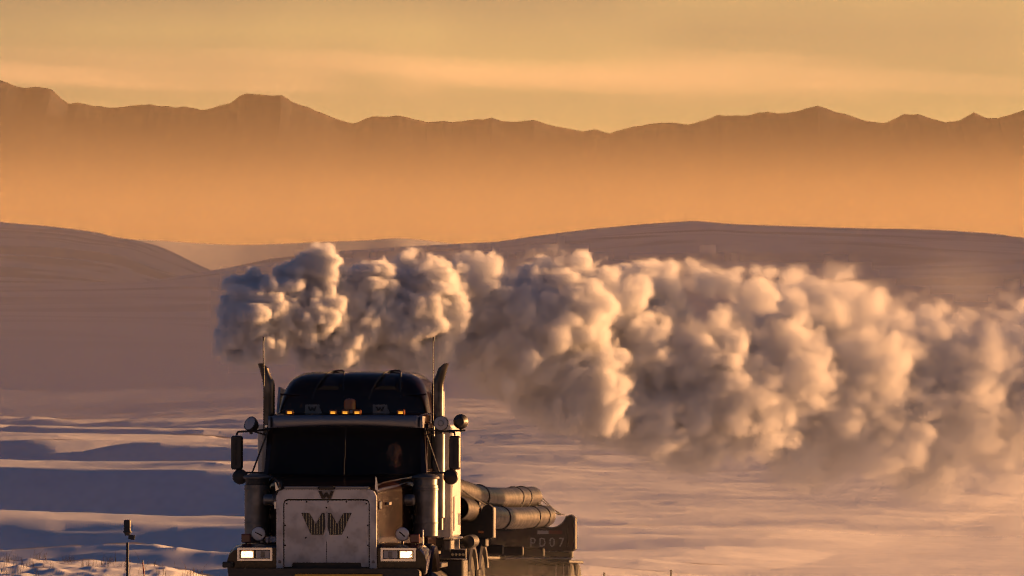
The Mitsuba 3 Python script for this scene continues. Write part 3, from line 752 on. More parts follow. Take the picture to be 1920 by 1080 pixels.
for s in (-1, 1):
    part(S, 'pillar', loft([[(s * (x + .0), y, 2.10) for x, y in [(.98, 2.05), (1.04, 2.09), (1.05, 2.20), (.99, 2.16)]], [(s * x, y, 2.76) for x, y in [(.93, 2.31), (.985, 2.345), (.995, 2.44), (.94, 2.42)]]]), 'truck_paint')
    d = part(S, 'door', side_plate([(2.10, 1.15), (3.15, 1.15), (3.15, 2.16), (2.16, 2.12)], s * 1.02, s * 1.055), 'truck_paint')
    part(d, 'window_frame', side_plate(Polygon([(2.16, 2.12), (3.15, 2.16), (3.15, 2.76), (2.42, 2.76)]).difference(Polygon([(2.27, 2.17), (3.06, 2.19), (3.06, 2.70), (2.46, 2.70)])), s * 1.0, s * 1.03), 'truck_paint')
    part(d, 'pane', trimesh.Trimesh([(s * 1.015, 2.26, 2.16), (s * 1.015, 3.07, 2.18), (s * 1.01, 3.07, 2.71), (s * 1.01, 2.455, 2.71)], [[0, 1, 2], [0, 2, 3]], process=False), 'cab_glass')
    part(d, 'handle', chamfered(min(s * 1.05, s * 1.085), max(s * 1.05, s * 1.085), 2.86, 3.02, 2.02, 2.06, .01), 'bright_metal')
part(S, 'cab_roof', loft([[(x, y, z) for x, z in rounded_rect(w, b, t, .05, 5)] for y, w, b, t in [(2.28, .90, 2.74, 2.83), (2.45, .97, 2.74, 2.87), (2.8, .99, 2.74, 2.89), (3.22, 1.0, 2.74, 2.90)]]), 'truck_paint', smooth=50)
part(S, 'cab_back_wall', chamfered(-1.0, 1.0, 3.155, 3.19, 1.15, 2.73, .01), 'cab_trim')
part(S, 'cab_floor', chamfered(-1.02, 1.02, 2.0, 3.2, 1.12, 1.2, .01), 'cab_trim')
part(S, 'dashboard', chamfered(-.98, .98, 2.05, 2.32, 1.75, 2.10, .04), 'cab_trim')
part(S, 'steering_wheel', trimesh.creation.torus(.22, .016, major_sections=32, minor_sections=8).apply_transform(trimesh.transformations.rotation_matrix(math.radians(48), [1, 0, 0])).apply_translation([.52, 2.44, 2.04]), 'black_plastic', smooth=True)
for s in (-1, 1):
    part(S, 'seat', joined(chamfered(s * .52 - .26, s * .52 + .26, 2.50, 3.0, 1.55, 1.68, .04), chamfered(s * .52 - .25, s * .52 + .25, 2.94, 3.08, 1.6, 2.38, .04)), 'cab_trim')

# sun visor with its seams, marker lights, beacon, roof plates
def visor_ring(x):
    u = abs(x) / .97
    k = max(0.0, (abs(x) - .885) / .085)
    top = 2.870 - .004 * u - .055 * (1 - math.sqrt(max(0.0, 1 - k * k)))
    low = 2.730 - .026 * u ** 2
    y = 2.0 + .115 * u ** 2 + .05 * k ** 2
    return [(x, y + .020, low), (x, y + .004, low + .02), (x, y, (top + low) / 2), (x, y + .008, top - .016), (x, y + .030, top), (x, y + .050, top - .004), (x, y + .045, low)]


v = part(S, 'visor', loft([visor_ring(x) for x in [*np.linspace(-.97, -.88, 9), *np.linspace(-.8, .8, 21), *np.linspace(.88, .97, 9)]]), 'visor_metal', smooth=40, label='grey metal sun visor over the windshield')
for s in (-1, 1):
    part(v, 'visor_end', loft([[(s * x, y + .5 * (x - .95), z) for y, z in [(2.10, 2.705), (2.10, 2.80), (2.13, 2.855), (2.40, 2.855), (2.36, 2.705)]] for x in (.955, .985)]), 'visor_metal', smooth=24)
for x in (-.60, -.28, 0, .28, .60):
    part(v, 'rivet', lathe([(0, -.006), (.007, -.004), (.010, .004)], 'y', (x, 2.0 + .10 * (x / .95) ** 2, 2.85), 10), 'dull_metal')
for x in (-.75, -.195, -.04, .113, .672):
    m = part(S, 'marker_light', chamfered(x - .05, x + .05, 2.46, 2.54, 2.872, 2.935, .012), 'amber_lens', label='small amber roof marker light, lit')
    for z in (2.888, 2.905):
        part(m, 'glow_bar', chamfered(x - .030, x + .030, 2.452, 2.459, z - .0055, z + .0055, .002), 'amber_lens', emitter={'type': 'area', 'radiance': rgb(0.20, 0.085, 0.008)})
part(S, 'roof_spot', chamfered(.02, .055, 2.47, 2.53, 2.885, 2.93, .008), 'clear_lens')
bk = part(S, 'beacon', lathe([(.078, 2.93), (.078, 3.02), (.070, 3.055), (.045, 3.073), (0, 3.078)], 'z', (-.01, 2.75, 0), 24), 'amber_lens', label='unlit amber beacon on the cab roof')
part(bk, 'base', lathe([(0, 2.885), (.085, 2.885), (.085, 2.935), (.074, 2.94)], 'z', (-.01, 2.75, 0), 24), 'black_plastic')
for x in (-.505, .365):
    p = part(S, 'roof_plate', plate([(x - .092, 2.885), (x + .092, 2.885), (x + .092, 2.998), (x - .092, 2.998)], 2.86, 2.872), 'plate_grey', label='small grey plate with a dark W above the visor')
    part(p, 'letter', plate([(x + q[0] * .62, 2.945 + (q[1] - 1.882) * .62) for q in W], 2.852, 2.858), 'black_plastic')
    part(p, 'tab', plate([(x + .094, 2.89), (x + .125, 2.89), (x + .105, 2.94), (x + .094, 2.95)], 2.86, 2.87), 'plate_grey')

# sleeper: wide lower box, tall rounded roof fairing with two ribs
part(S, 'sleeper', loft([[(x, y, z) for x, z in rounded_rect(1.238, 1.30, 2.74, .03, 4)] for y in (3.20, 3.22, 4.40, 4.43)]), 'sleeper_paint', smooth=30, label='pale grey sleeper box behind the cab')
def roof_ring(y, lift, shrink):
    prof = [(-1.03, 2.70), (-1.005, 2.82), (-.985, 2.92), (-.945, 3.12), (-.905, 3.22), (-.855, 3.30), (-.785, 3.362), (-.70, 3.398), (-.58, 3.414), (-.3, 3.420), (0, 3.422)]
    prof = prof + [(-x, z) for x, z in prof[-2::-1]]
    return [(x * shrink, y, 2.70 + (z - 2.70) * lift) for x, z in prof] + [(.5, y, 2.69), (0, y, 2.69), (-.5, y, 2.69)]


part(S, 'roof_fairing', loft([roof_ring(*q) for q in [(3.02, .30, .965), (3.07, .62, .98), (3.16, .80, .99), (3.3, .93, .998), (3.5, .985, 1.0), (3.75, 1.0, 1.0), (4.2, 1.0, 1.0), (4.42, .985, .995)]]), 'truck_paint', smooth=50, label='black rounded roof fairing')
part(S, 'fairing_seam', tube([(x, 3.02 + .055 * (1 - (x / .95) ** 2) + .03, 3.11 - .03 * (1 - (x / .95) ** 2) + .02) for x in np.linspace(-.94, .94, 25)], .012, 8), 'truck_paint')
for c in (-.33, .40):
    hump = []
    for y in (3.10, 3.25, 3.5, 4.2):
        t = {3.10: .74, 3.25: .90, 3.5: .985, 4.2: 1.0}[y]
        hump.append([(c + x, y, 2.70 + (h - 2.70) * t) for x, h in [(-.21, 3.15), (-.19, 3.28), (-.14, 3.37), (-.06, 3.418), (.06, 3.428), (.13, 3.416), (.145, 3.36), (.15, 3.15)]])
    part(S, 'fairing_rib', loft(hump), 'truck_paint', smooth=35)
for c in (0.0, .73):
    arc = np.array([(-.53, 3.05, 3.06), (-.49, 3.09, 3.20), (-.42, 3.18, 3.32), (-.36, 3.32, 3.40), (-.29, 3.52, 3.428), (-.20, 3.55, 3.432), (-.165, 3.50, 3.42), (-.15, 3.30, 3.37), (-.135, 3.13, 3.24), (-.12, 3.06, 3.08)]) + [c, 0, 0]
    part(S, 'rib_seal', tube(round_path(arc, .05, 4), .012, 8), 'black_plastic')
part(S, 'side_extender', joined(*[loft([[(s * x, y, z) for y, z in [(3.30, 2.74), (4.43, 2.74), (4.43, 3.16), (3.62, 3.22)]] for x in (w0, w0 + .03)]) for s in (1,) for w0 in (1.0,)]), 'sleeper_paint')
part(S, 'side_extender', joined(loft([[(-x, y, z) for y, z in [(3.30, 2.74), (4.43, 2.74), (4.43, 3.16), (3.62, 3.22)]] for x in (1.0, 1.03)])), 'sleeper_paint')
for s in (-1, 1):
    k = part(S, 'side_hatch', side_plate(Polygon([(3.52, 1.40), (4.12, 1.40), (4.12, 1.80), (3.52, 1.80)]).buffer(.02), s * 1.239, s * 1.256), 'sleeper_paint')
    part(k, 'handle', chamfered(min(s * 1.25, s * 1.285), max(s * 1.25, s * 1.285), 3.95, 3.99, 1.45, 1.60, .008), 'bright_metal')
    part(S, 'side_trim', side_plate([(3.24, 1.31), (3.29, 1.31), (3.29, 2.7), (3.24, 2.7)], s * 1.238, s * 1.25), 'bright_metal')
    for z in (1.36, 1.62, 1.95, 2.25):
        part(S, 'side_screw', lathe([(0, .006), (.012, .004), (.016, -.002)], 'x', (s * 1.25, 3.265, z), 10), 'black_plastic')
    part(S, 'side_skirt', chamfered(min(s * 1.14, s * 1.235), max(s * 1.14, s * 1.235), 3.25, 4.4, 1.12, 1.27, .015), 'dull_metal')
    part(S, 'skirt_trim', chamfered(min(s * 1.14, s * 1.27), max(s * 1.14, s * 1.27), 3.22, 4.42, 1.268, 1.298, .008), 'bright_metal')
    # air cleaner
    c = part(S, 'air_cleaner', lathe([(0, 1.33), (.145, 1.33), (.16, 1.345), (.16, 1.50), (.164, 1.505), (.164, 1.515), (.16, 1.52), (.16, 1.92), (.166, 1.925), (.166, 1.945), (.16, 1.95), (.16, 1.985)], 'z', (s * 1.07, 1.68, 0), 40), 'dull_metal', label='upright cylindrical metal air cleaner')
    part(c, 'collar', lathe([(.156, 1.985), (.150, 1.99), (.150, 2.06), (.156, 2.065)], 'z', (s * 1.07, 1.68, 0), 40), 'black_plastic' if s < 0 else 'dull_metal')
    part(c, 'cap', lathe([(.156, 2.065), (.176, 2.07), (.178, 2.085), (.168, 2.10), (.10, 2.125), (0, 2.135)], 'z', (s * 1.07, 1.68, 0), 40), 'dull_metal')
    part(c, 'bracket', chamfered(min(s * .86, s * .95), max(s * .86, s * .95), 1.64, 1.72, 1.55, 1.62, .01), 'black_plastic')
    # exhaust stack, turned outwards at its tip and cut slanting
    z = np.concatenate([np.linspace(1.4, 3.22, 8), np.linspace(3.26, 3.54, 12)])
    bend = np.clip((z - 3.24) / .30, 0, 1)
    xs = s * (1.083 + .075 * bend ** 1.3)
    path = np.stack([xs, 3.06 + 0 * z, z], -1)
    st = tube(path, .074, 24, caps=False)
    cut = np.array(st.vertices)
    top = cut[:, 2] > 3.30
    lean = (cut[:, 0] * s - 1.083)
    cut[:, 2] -= np.where(top, np.clip((cut[:, 2] - 3.30) / .24, 0, 1) * (.115 - lean * 1.05).clip(0) * .95, 0)
    st = trimesh.Trimesh(cut, st.faces, process=False)
    k = part(S, 'exhaust_stack', joined(st, trimesh.Trimesh((cut - [s * 1.1, 3.06, 0]) * [.9, .9, 1] + [s * 1.1, 3.06, 0], st.faces[:, ::-1], process=False)), 'stack_metal', smooth=50, label='upright dark metal exhaust stack turned out at its tip')
    part(k, 'heat_shield', lathe([(.088, 1.55), (.095, 1.56), (.095, 2.62), (.088, 2.63)], 'z', (s * 1.083, 3.06, 0), 24), 'dull_metal')
    part(k, 'clamp', lathe([(.074, 2.70), (.084, 2.705), (.084, 2.735), (.074, 2.74)], 'z', (s * 1.083, 3.06, 0), 24), 'bright_metal')
    # mirrors and their arms
    mx = s * 1.392
    m = part(S, 'side_mirror', loft([[(mx + x, y, zz) for x, zz in rounded_rect(.072 * k, 2.39 - .215 * k2, 2.39 + .215 * k2, .03, 4)] for y, k, k2 in ((2.13, .80, .93), (2.16, 1.0, 1.0), (2.24, 1.0, 1.0), (2.25, .96, .98))]), 'black_plastic', smooth=40, label='tall side mirror on tube arms')
    part(m, 'groove', chamfered(mx - .012, mx + .002, 2.121, 2.135, 2.22, 2.56, .003), 'cab_trim')
    part(m, 'mirror_glass', plate(Polygon([(mx + x, zz) for x, zz in rounded_rect(.06, 2.20, 2.58, .02, 4)]), 2.251, 2.256), 'bright_metal')
    part(m, 'upper_arm', tube(round_path([(mx, 2.19, 2.58), (mx, 2.19, 2.655), (s * 1.16, 2.2, 2.665), (s * .99, 2.36, 2.69)], .06), .013, 8), 'black_plastic')
    part(m, 'upper_brace', tube([(s * 1.20, 2.2, 2.665), (s * .985, 2.33, 2.60)], .010, 8), 'black_plastic')
    part(m, 'lower_arm', tube(round_path([(mx, 2.19, 2.20), (mx, 2.19, 2.14), (s * 1.14, 2.16, 2.135), (s * 1.03, 2.2, 2.13)], .05), .013, 8), 'black_plastic')
    part(m, 'strut', tube([(s * 1.19, 2.17, 2.145), (s * .995, 2.28, 2.69)], .011, 8), 'black_plastic')
    cm = part(S, 'round_mirror', lathe([(0, -.045), (.05, -.04), (.085, -.02), (.098, .005), (.09, .016), (0, .022)], 'y', (s * 1.345, 2.14, 2.085), 28), 'black_plastic', label='round convex mirror below the side mirror')
    part(cm, 'clamp', tube([(s * 1.345, 2.15, 2.12), (s * 1.30, 2.17, 2.145)], .012, 8), 'black_plastic')
    # whip antenna
    a = part(S, 'antenna', tube([(s * 1.085, 2.50, 2.62), (s * 1.085, 2.50, 3.2), (s * 1.088, 2.51, 3.83)], [.0075, .006, .005], 8), 'black_plastic', label='thin upright whip antenna')
    part(a, 'base', tube([(s * 1.085, 2.50, 2.60), (s * 1.085, 2.50, 2.74)], .013, 8), 'dull_metal')
    part(a, 'tip', tube([(s * 1.088, 2.51, 3.81), (s * 1.088, 2.51, 3.86)], .009, 8), 'black_plastic')


def work_lamp(at, turn, tilt, lens, label):
    body = lathe([(0, .11), (.05, .10), (.085, .04), (.096, 0), (.096, -.02), (.086, -.022)], 'y', (0, 0, 0), 28)
    face = lathe([(.086, -.020), (.05, -.030), (0, -.034)], 'y', (0, 0, 0), 28)
    mtx = trimesh.transformations.rotation_matrix(math.radians(turn), [0, 0, 1]) @ trimesh.transformations.rotation_matrix(math.radians(tilt), [1, 0, 0])
    for q in (body, face):
        q.apply_transform(mtx)
        q.apply_translation(at)
    k = part(S, 'work_lamp', body, 'black_plastic', smooth=40, label=label)
    part(k, 'lens', face, lens, smooth=40)
    if lens == 'clear_lens' and turn == 0:
        part(k, 'ring', lathe([(.030, -.036), (.036, -.040), (.040, -.034)], 'y', at, 20), 'dull_metal')
    part(k, 'mount', tube([(at[0], at[1] + .03, at[2] - .13), (at[0], at[1] + .03, at[2] - .07)], .022, 10), 'black_plastic')


work_lamp((-1.215, 2.20, 2.755), -38, -24, 'clear_lens', 'work lamp on the left mirror arm, tilted up and outwards')
work_lamp((1.215, 2.20, 2.765), 0, 0, 'clear_lens', 'round work lamp facing forwards beside the right stack')
work_lamp((1.46, 2.26, 2.785), 180, 0, 'clear_lens', 'round black work lamp facing backwards above the right mirror')
part(S, 'lamp_bar', tube([(1.19, 2.22, 2.66), (1.52, 2.26, 2.675)], .013, 8), 'black_plastic')

# chassis behind: steps, battery box with lamps, tank, frame, wheels, quarter fenders
for s in (-1, 1):
    part(S, 'step', chamfered(min(s * 1.02, s * 1.23), max(s * 1.02, s * 1.23), 2.2, 2.9, .93, .995, .01), 'bright_metal')
    b = part(S, 'battery_box', chamfered(min(s * .98, s * 1.40), max(s * .98, s * 1.40), 3.18, 3.75, .62, 1.02, .02), 'black_plastic')
    t = part(S, 'lamp_strip', chamfered(min(s * 1.245, s * 1.44), max(s * 1.245, s * 1.44), 3.10, 3.20, 1.03, 1.15, .01), 'frame_black')
    for z in (1.03, 1.15):
        part(t, 'rail', chamfered(min(s * 1.24, s * 1.445), max(s * 1.24, s * 1.445), 3.085, 3.205, z - .006, z + .006, .003), 'bright_metal')
    for q in range(4):
        part(t, 'reflector', lathe([(0, -.012), (.016, -.006), (.019, .004)], 'y', (s * (1.268 + .046 * q), 3.10, 1.085), 14), 'gold_line')
    part(S, 'air_tank', lathe([(0, -.03), (.05, -.025), (.078, -.005), (.085, .02), (.085, .55), (0, .56)], 'y', (s * 1.40, 3.85, 1.235), 28), 'black_plastic')
    part(S, 'fuel_tank', lathe([(0, -.03), (.26, -.02), (.30, .02), (.30, 1.1), (0, 1.12)], 'y', (s * .98, 2.05, .62), 32), 'dull_metal')
    part(S, 'frame_rail', chamfered(s * .45 - .04, s * .45 + .04, .2, 8.2, .72, .98, .01), 'frame_black')
    for y in (5.95, 7.3):
        ang = np.radians(np.linspace(150, 30, 18))
        part(S, 'quarter_fender', loft([[(s * x, y - (.56 + d) * math.cos(a), .53 + (.58 + d) * math.sin(a)) for x, d in [(.86, .0), (1.26, .0), (1.27, .03), (1.24, .055), (.86, .055)]] for a in ang]), 'dull_metal', smooth=30)


def wheel(holder, cx, y, z, w, r=.52, side=1):
    tyre = [(r * .62, -w / 2 + .02), (r * .80, -w / 2), (r * .95, -w / 2 + .01), (r, -w / 2 + .04), (r, -w * .16), (r - .012, -w * .15), (r - .012, -w * .11), (r, -w * .10), (r, w * .10), (r - .012, w * .11), (r - .012, w * .15), (r, w * .16), (r, w / 2 - .04), (r * .95, w / 2 - .01), (r * .80, w / 2), (r * .62, w / 2 - .02)]
    k = part(holder, 'wheel', lathe(tyre, 'x', (cx, y, z), 40), 'rubber')
    part(k, 'rim', lathe([(0, side * (w / 2 - .06)), (r * .25, side * (w / 2 - .04)), (r * .34, side * (w / 2 - .09)), (r * .55, side * (w / 2 - .05)), (r * .63, side * (w / 2 - .015)), (r * .62, 0), (0, 0)], 'x', (cx, y, z), 28), 'dull_metal')


for s in (-1, 1):
    wheel(S, s * 1.02, 1.15, .52, .30, side=s)
    for y in (5.95, 7.3):
        wheel(S, s * .96, y, .52, .56, side=s)
part(S, 'rear_deck', chamfered(-.6, .6, 4.5, 8.2, .98, 1.05, .01), 'frame_black')
part(S, 'fifth_wheel', chamfered(-.5, .5, 6.5, 7.5, 1.05, 1.17, .03), 'frame_black')

# ---------------------------------------------------------------- the driver, seated behind the wheel
def ball(c, r, n=16):
    return manifold3d.Manifold.sphere(r, n).translate(list(map(float, c)))


def bone(a, b, ra, rb):
    return manifold3d.Manifold.batch_hull([ball(a, ra), ball(b, rb)])


def body(bones, edge, smooth=6):
    m = manifold3d.Manifold()
    for q in bones:
        m = m + (bone(*q) if len(q) == 4 else q)
    t = tm(m.refine_to_length(edge))
    t.merge_vertices()
    trimesh.smoothing.filter_taubin(t, iterations=smooth)
    return t


D = 'truck_driver'
labels[D] = {'label': 'person in a dark jacket at the steering wheel, face side-lit behind the windshield', 'category': 'person'}
hx, hy, hz = .56, 2.74, 2.385
torso = body([((.55, 2.84, 1.74), (.56, 2.80, 2.02), .15, .155), ((.40, 2.80, 2.10), (.72, 2.80, 2.10), .075, .075), ((.56, 2.80, 2.0), (.56, 2.79, 2.14), .14, .07),
              ((.38, 2.80, 2.10), (.33, 2.66, 1.90), .062, .05), ((.33, 2.66, 1.90), (.37, 2.44, 2.06), .05, .038),
              ((.74, 2.80, 2.10), (.77, 2.66, 1.90), .062, .05), ((.77, 2.66, 1.90), (.68, 2.44, 2.08), .05, .038),
              ((.47, 2.80, 1.72), (.44, 2.42, 1.74), .09, .07), ((.64, 2.80, 1.72), (.66, 2.42, 1.74), .09, .07), ((.44, 2.42, 1.74), (.44, 2.30, 1.30), .065, .05), ((.66, 2.42, 1.74), (.66, 2.30, 1.30), .065, .05)], .03)
part(D, 'jacket', torso, 'jacket', smooth=True)
head = [((hx, hy + .02, hz + .03), (hx, hy + .005, hz + .045), .088, .084), ((hx, hy - .02, hz - .02), (hx, hy - .045, hz - .085), .068, .038), ((hx, hy + .02, hz - .07), (hx, hy + .05, 2.14), .052, .056),
        ((hx, hy - .082, hz + .012), (hx, hy - .104, hz - .024), .010, .014), ((hx - .03, hy - .075, hz + .034), (hx + .03, hy - .075, hz + .034), .014, .014), ((hx - .022, hy - .078, hz - .056), (hx + .022, hy - .078, hz - .056), .010, .010)]
for s in (-1, 1):
    head += [((hx + s * .086, hy + .015, hz + .012), (hx + s * .086, hy + .015, hz - .03), .014, .010), ((hx + s * .033, hy - .070, hz + .012), (hx + s * .034, hy - .070, hz + .012), .016, .016)]
part(D, 'head', body(head, .010, 4), 'skin_tone', smooth=True)
part(D, 'hair', body([((hx, hy + .035, hz + .055), (hx, hy + .03, hz + .066), .092, .086), ((hx, hy + .06, hz + .0), (hx, hy + .065, hz - .03), .070, .05)], .014, 4), 'hair', smooth=True)
for s in (-1, 1):
    part(D, 'eye', trimesh.creation.icosphere(2, .0115).apply_translation([hx + s * .033, hy - .083, hz + .013]), 'white_lens', smooth=True)
    wx, wz = (.37, 2.06) if s < 0 else (.68, 2.08)
    w = np.array([wx, 2.43, wz])
    palm = [((w + [0, -.015, .0]).tolist(), (w + [s * -.012, -.075, .028]).tolist(), .026, .028)]
    for k in range(4):
        base = w + [s * (-.035 + .018 * k), -.085, .04]
        mid = base + [0, -.032 + .004 * abs(k - 1.5), .012]
        tip = mid + [0, -.004, -.034 + .004 * abs(k - 1.4)]
        palm += [(base.tolist(), mid.tolist(), .0092, .0085), (mid.tolist(), tip.tolist(), .0085, .0075)]
    b0 = w + [s * -.03, -.045, .02]
    palm += [(b0.tolist(), (b0 + [s * -.026, -.022, .022]).tolist(), .0105, .0095), ((b0 + [s * -.026, -.022, .022]).tolist(), (b0 + [s * -.022, -.052, .024]).tolist(), .0095, .008)]
    part(D, 'hand', body(palm, .006, 3), 'skin_tone', smooth=True)

# ---------------------------------------------------------------- the pole trailer: two notched bolsters on a long beam, wheels under the rear one
R = 'pipe_trailer'
labels[R] = {'label': 'dark pole trailer with notched bolsters behind the truck, PD07 on its rear bolster', 'category': 'trailer'}


def bolster_shape(top, low, cups, rad, post=.17, half=1.25, seat=1.52):
    g = Polygon([(-half, low + .03), (-half + .04, low), (half - .04, low), (half, low + .03), (half, top - .05), (half - .06, top), (half - post, top - .035), (half - post - .02, top - .10), (-half + post + .02, top - .10), (-half + post, top - .035), (-half + .06, top), (-half, top - .05)])
    for c in cups:
        g = g.difference(Polygon([(c + rad * math.cos(a), seat + rad * .98 * math.sin(a)) for a in np.linspace(0, 2 * math.pi, 40)])).difference(sbox(c - rad * .96, seat, c + rad * .96, top + 1))
    return g


CUPS = [-.93, -.62, -.31, 0, .31, .62, .885]
rear = bolster_shape(1.69, 1.16, [.90], .215, seat=1.715 - .0)
rear = rear.difference(sbox(-1.06, 1.56, .69, 3))
b = part(R, 'rear_bolster', plate(rear, -.16, .16), 'frame_black', label='rear bolster lettered PD07')
edge = rear.buffer(.0).difference(rear.buffer(-.018))
part(b, 'flange', joined(plate(edge.intersection(sbox(.60, 1.20, 2, 3)), -.185, -.158)), 'dull_metal')
for ax in (1.13, 1.20):
    part(b, 'post_rib', chamfered(ax - .008, ax + .008, -.19, -.155, 1.22, 1.62, .003), 'frame_black')
part(b, 'stripe', plate([(.70, 1.405), (.86, 1.405), (.86, 1.455), (.70, 1.455)], -.166, -.160), 'letter_white', label='white reflective stripe')
part(b, 'stripe', plate([(.862, 1.405), (1.06, 1.405), (1.06, 1.455), (.862, 1.455)], -.166, -.160), 'red_lens', label='red reflective stripe')
txt = meshkit.text_mesh('P D 0 7', .125, .004, bold=False)
tv = np.array(txt.vertices)
tv = np.stack([.585 + tv[:, 0] * .86, -.1605 - tv[:, 2], 1.225 + tv[:, 1]], -1)
tx = trimesh.Trimesh(tv, txt.faces, process=False)
if tx.volume < 0:
    tx.invert()
part(b, 'lettering', tx, 'letter_white', label='stencilled white letters PD07')
part(b, 'beam_under', chamfered(-1.2, 1.2, -.12, .12, 1.06, 1.158, .01), 'frame_black')
part(R, 'tail_bar', joined(chamfered(.20, .72, -.20, -.17, 1.045, 1.063, .004), chamfered(.735, 1.20, -.20, -.17, 1.045, 1.063, .004)), 'letter_white', label='white bar under the rear bolster')
front = bolster_shape(1.70, 1.25, [.93, .62, .31, 0, -.31, -.62, -.93], .155, seat=1.655, post=.14)
f = part(R, 'front_bolster', plate(front, -14.95, -14.65), 'frame_black')
part(f, 'post_edge', chamfered(1.236, 1.256, -14.97, -14.64, 1.26, 1.66, .004), 'dull_metal')
part(f, 'roller', lathe([(0, -.10), (.05, -.10), (.05, .10), (0, .10)], 'y', (1.02, -14.9, 1.71), 16), 'black_plastic')
part(f, 'marker', chamfered(1.05, 1.12, -14.965, -14.945, 1.32, 1.35, .004), 'amber_lens')
part(f, 'saddle_box', chamfered(.4, 1.16, -15.0, -14.6, 1.14, 1.25, .015), 'black_plastic')
part(R, 'main_beam', chamfered(-.22, .22, -15.2, .9, 1.02, 1.22, .02), 'frame_black')
for q in (-11.5, -8, -4.2):
    part(R, 'cross_member', chamfered(-1.1, 1.1, q, q + .12, 1.06, 1.18, .01), 'frame_black')
part(R, 'head_board', chamfered(-1.18, 1.18, -.06, -.03, .35, 1.05, .01), 'frame_black', label='dark dusty panel below the rear bolster')
for s in (-1, 1):
    part(R, 'mud_flap', chamfered(min(s * .62, s * 1.20), max(s * .62, s * 1.20), -.86, -.84, .22, .95, .004), 'rubber')
    part(R, 'rear_fender', chamfered(min(s * .60, s * 1.22), max(s * .60, s * 1.22), -.90, 1.9, .985, 1.03, .01), 'frame_black')
    for y in (-.25, 1.05):
        wheel(R, s * .95, y, .50, .56, .49, side=s)
    part(R, 'flap_chain', tube([(s * 1.13, -.87, .98), (s * 1.14, -.875, .30)], .008, 6), 'dull_metal')
    part(R, 'flap_chain', tube([(s * 1.02, -.87, .98), (s * 1.03, -.875, .30)], .008, 6), 'dull_metal')


# ---------------------------------------------------------------- the load: corrugated steel pipes with straps
def trailer_x(off, y):
    return -0.32 + 0.0787 * (y - 162) + off


def pipe_mesh(pts, r, n=26):
    p = np.array(pts, float)
    L = np.r_[0, np.cumsum(np.linalg.norm(np.diff(p, axis=0), axis=1))]
    s = np.arange(0, L[-1], .045)
    c = np.stack([np.interp(s, L, p[:, k]) for k in range(3)], -1)
    c[:, 2] = ndimage.gaussian_filter1d(c[:, 2], 18, mode='nearest')
    rad = r + np.where(np.arange(len(s)) % 3 == 0, .006, -.002)
    m = tube(c, rad, n, caps=False)
    e = tube(c[-2:] + [[0, 0, 0], [0, .001, 0]], [r * .93, r * .93], n, caps=True)
    return joined(m, tube(c, rad * .93, n, caps=False), e), c


PIPES = [('upper', .79, [(145.2, 1.915), (146.5, 1.875), (148, 1.815), (150, 1.735), (152, 1.685), (155, 1.645), (159.6, 1.605)], 'corrugated steel pipe lying on top of the others behind the cab'),
         ('lower', .93, [(145.2, 1.655), (146.5, 1.615), (148, 1.55), (150, 1.465), (152, 1.42), (155, 1.375), (160.3, 1.325)], 'corrugated steel pipe in the right-hand notch below the top pipe'),
         ('inner', .625, [(145.2, 1.655), (146.5, 1.615), (148, 1.55), (150, 1.465), (152, 1.42), (155, 1.375), (160.1, 1.325)], 'corrugated steel pipe half hidden under the top pipe, further left')]
centre = {}
for name, off, pts, said in PIPES:
    path = [(trailer_x(off, y), y, z) for y, z in pts]
    mesh, c = pipe_mesh(path, .147)
    centre[name] = c
    key = part(None, 'steel_pipe', mesh, 'pipe_steel', smooth=50)
    labels[key] = {'label': said, 'category': 'pipe', 'group': 'steel pipes on the trailer'}
    if name == 'inner':
        continue
    for y0, lean in ((150.2, .35), (156.2, .5), (157.6, .5)) if name == 'upper' else ((152.0, .3), (157.4, .4), (159.2, .3)):
        k = np.argmin(np.abs(c[:, 1] - y0))
        a = np.linspace(0, 2 * np.pi, 40)
        q = np.array([0, .147 + .010, 0]) * 0 + c[k]
        ring = np.stack([q[0] + .158 * np.cos(a), q[1] + lean * np.sin(a) * .45, q[2] + .158 * np.sin(a)], -1)
        part(key, 'strap', tube(ring, .011, 6), 'black_plastic')
# lashing lines from the top pipe down to the rear post
end = centre['upper'][-12]
post = np.array([trailer_x(1.13, 161.9), 161.9, 1.335])
for k, (u, w) in enumerate(((-.10, 0), (-.02, .035), (.05, -.02), (.10, .06))):
    a = end + [.10, -.2 * k, .10 - .07 * k]
    b = post + [-.10 + w, 0, -.01]
    t = np.linspace(0, 1, 8)[:, None]
    p = a * (1 - t) + b * t - [0, 0, .02] * (4 * t * (1 - t))
    key = part(None, 'lashing_line', tube(p, .007, 6), 'black_plastic')
    labels[key] = {'label': ('uppermost', 'second from the top', 'third from the top', 'lowest')[k] + ' of the lines from the top pipe to the rear trailer post', 'category': 'cable', 'group': 'lashing lines on the pipe load'}
fy = 147.3
a, b = np.array([trailer_x(.80, 145.3), 145.3, 2.02]), np.array([trailer_x(1.20, fy), fy, 1.62])
key = part(None, 'lashing_line', tube([a, (a + b) / 2 - [0, 0, .02], b], .011, 6), 'black_plastic')
labels[key] = {'label': 'dark lashing line slanting down behind the cab to the front trailer post', 'category': 'cable'}

# ---------------------------------------------------------------- roadside posts and dry grass
def stand(px, y):
    x = (px - 960) / 21000.0 * y
    return x, float(ground_z(np.array([x]), np.array([y]))[0])


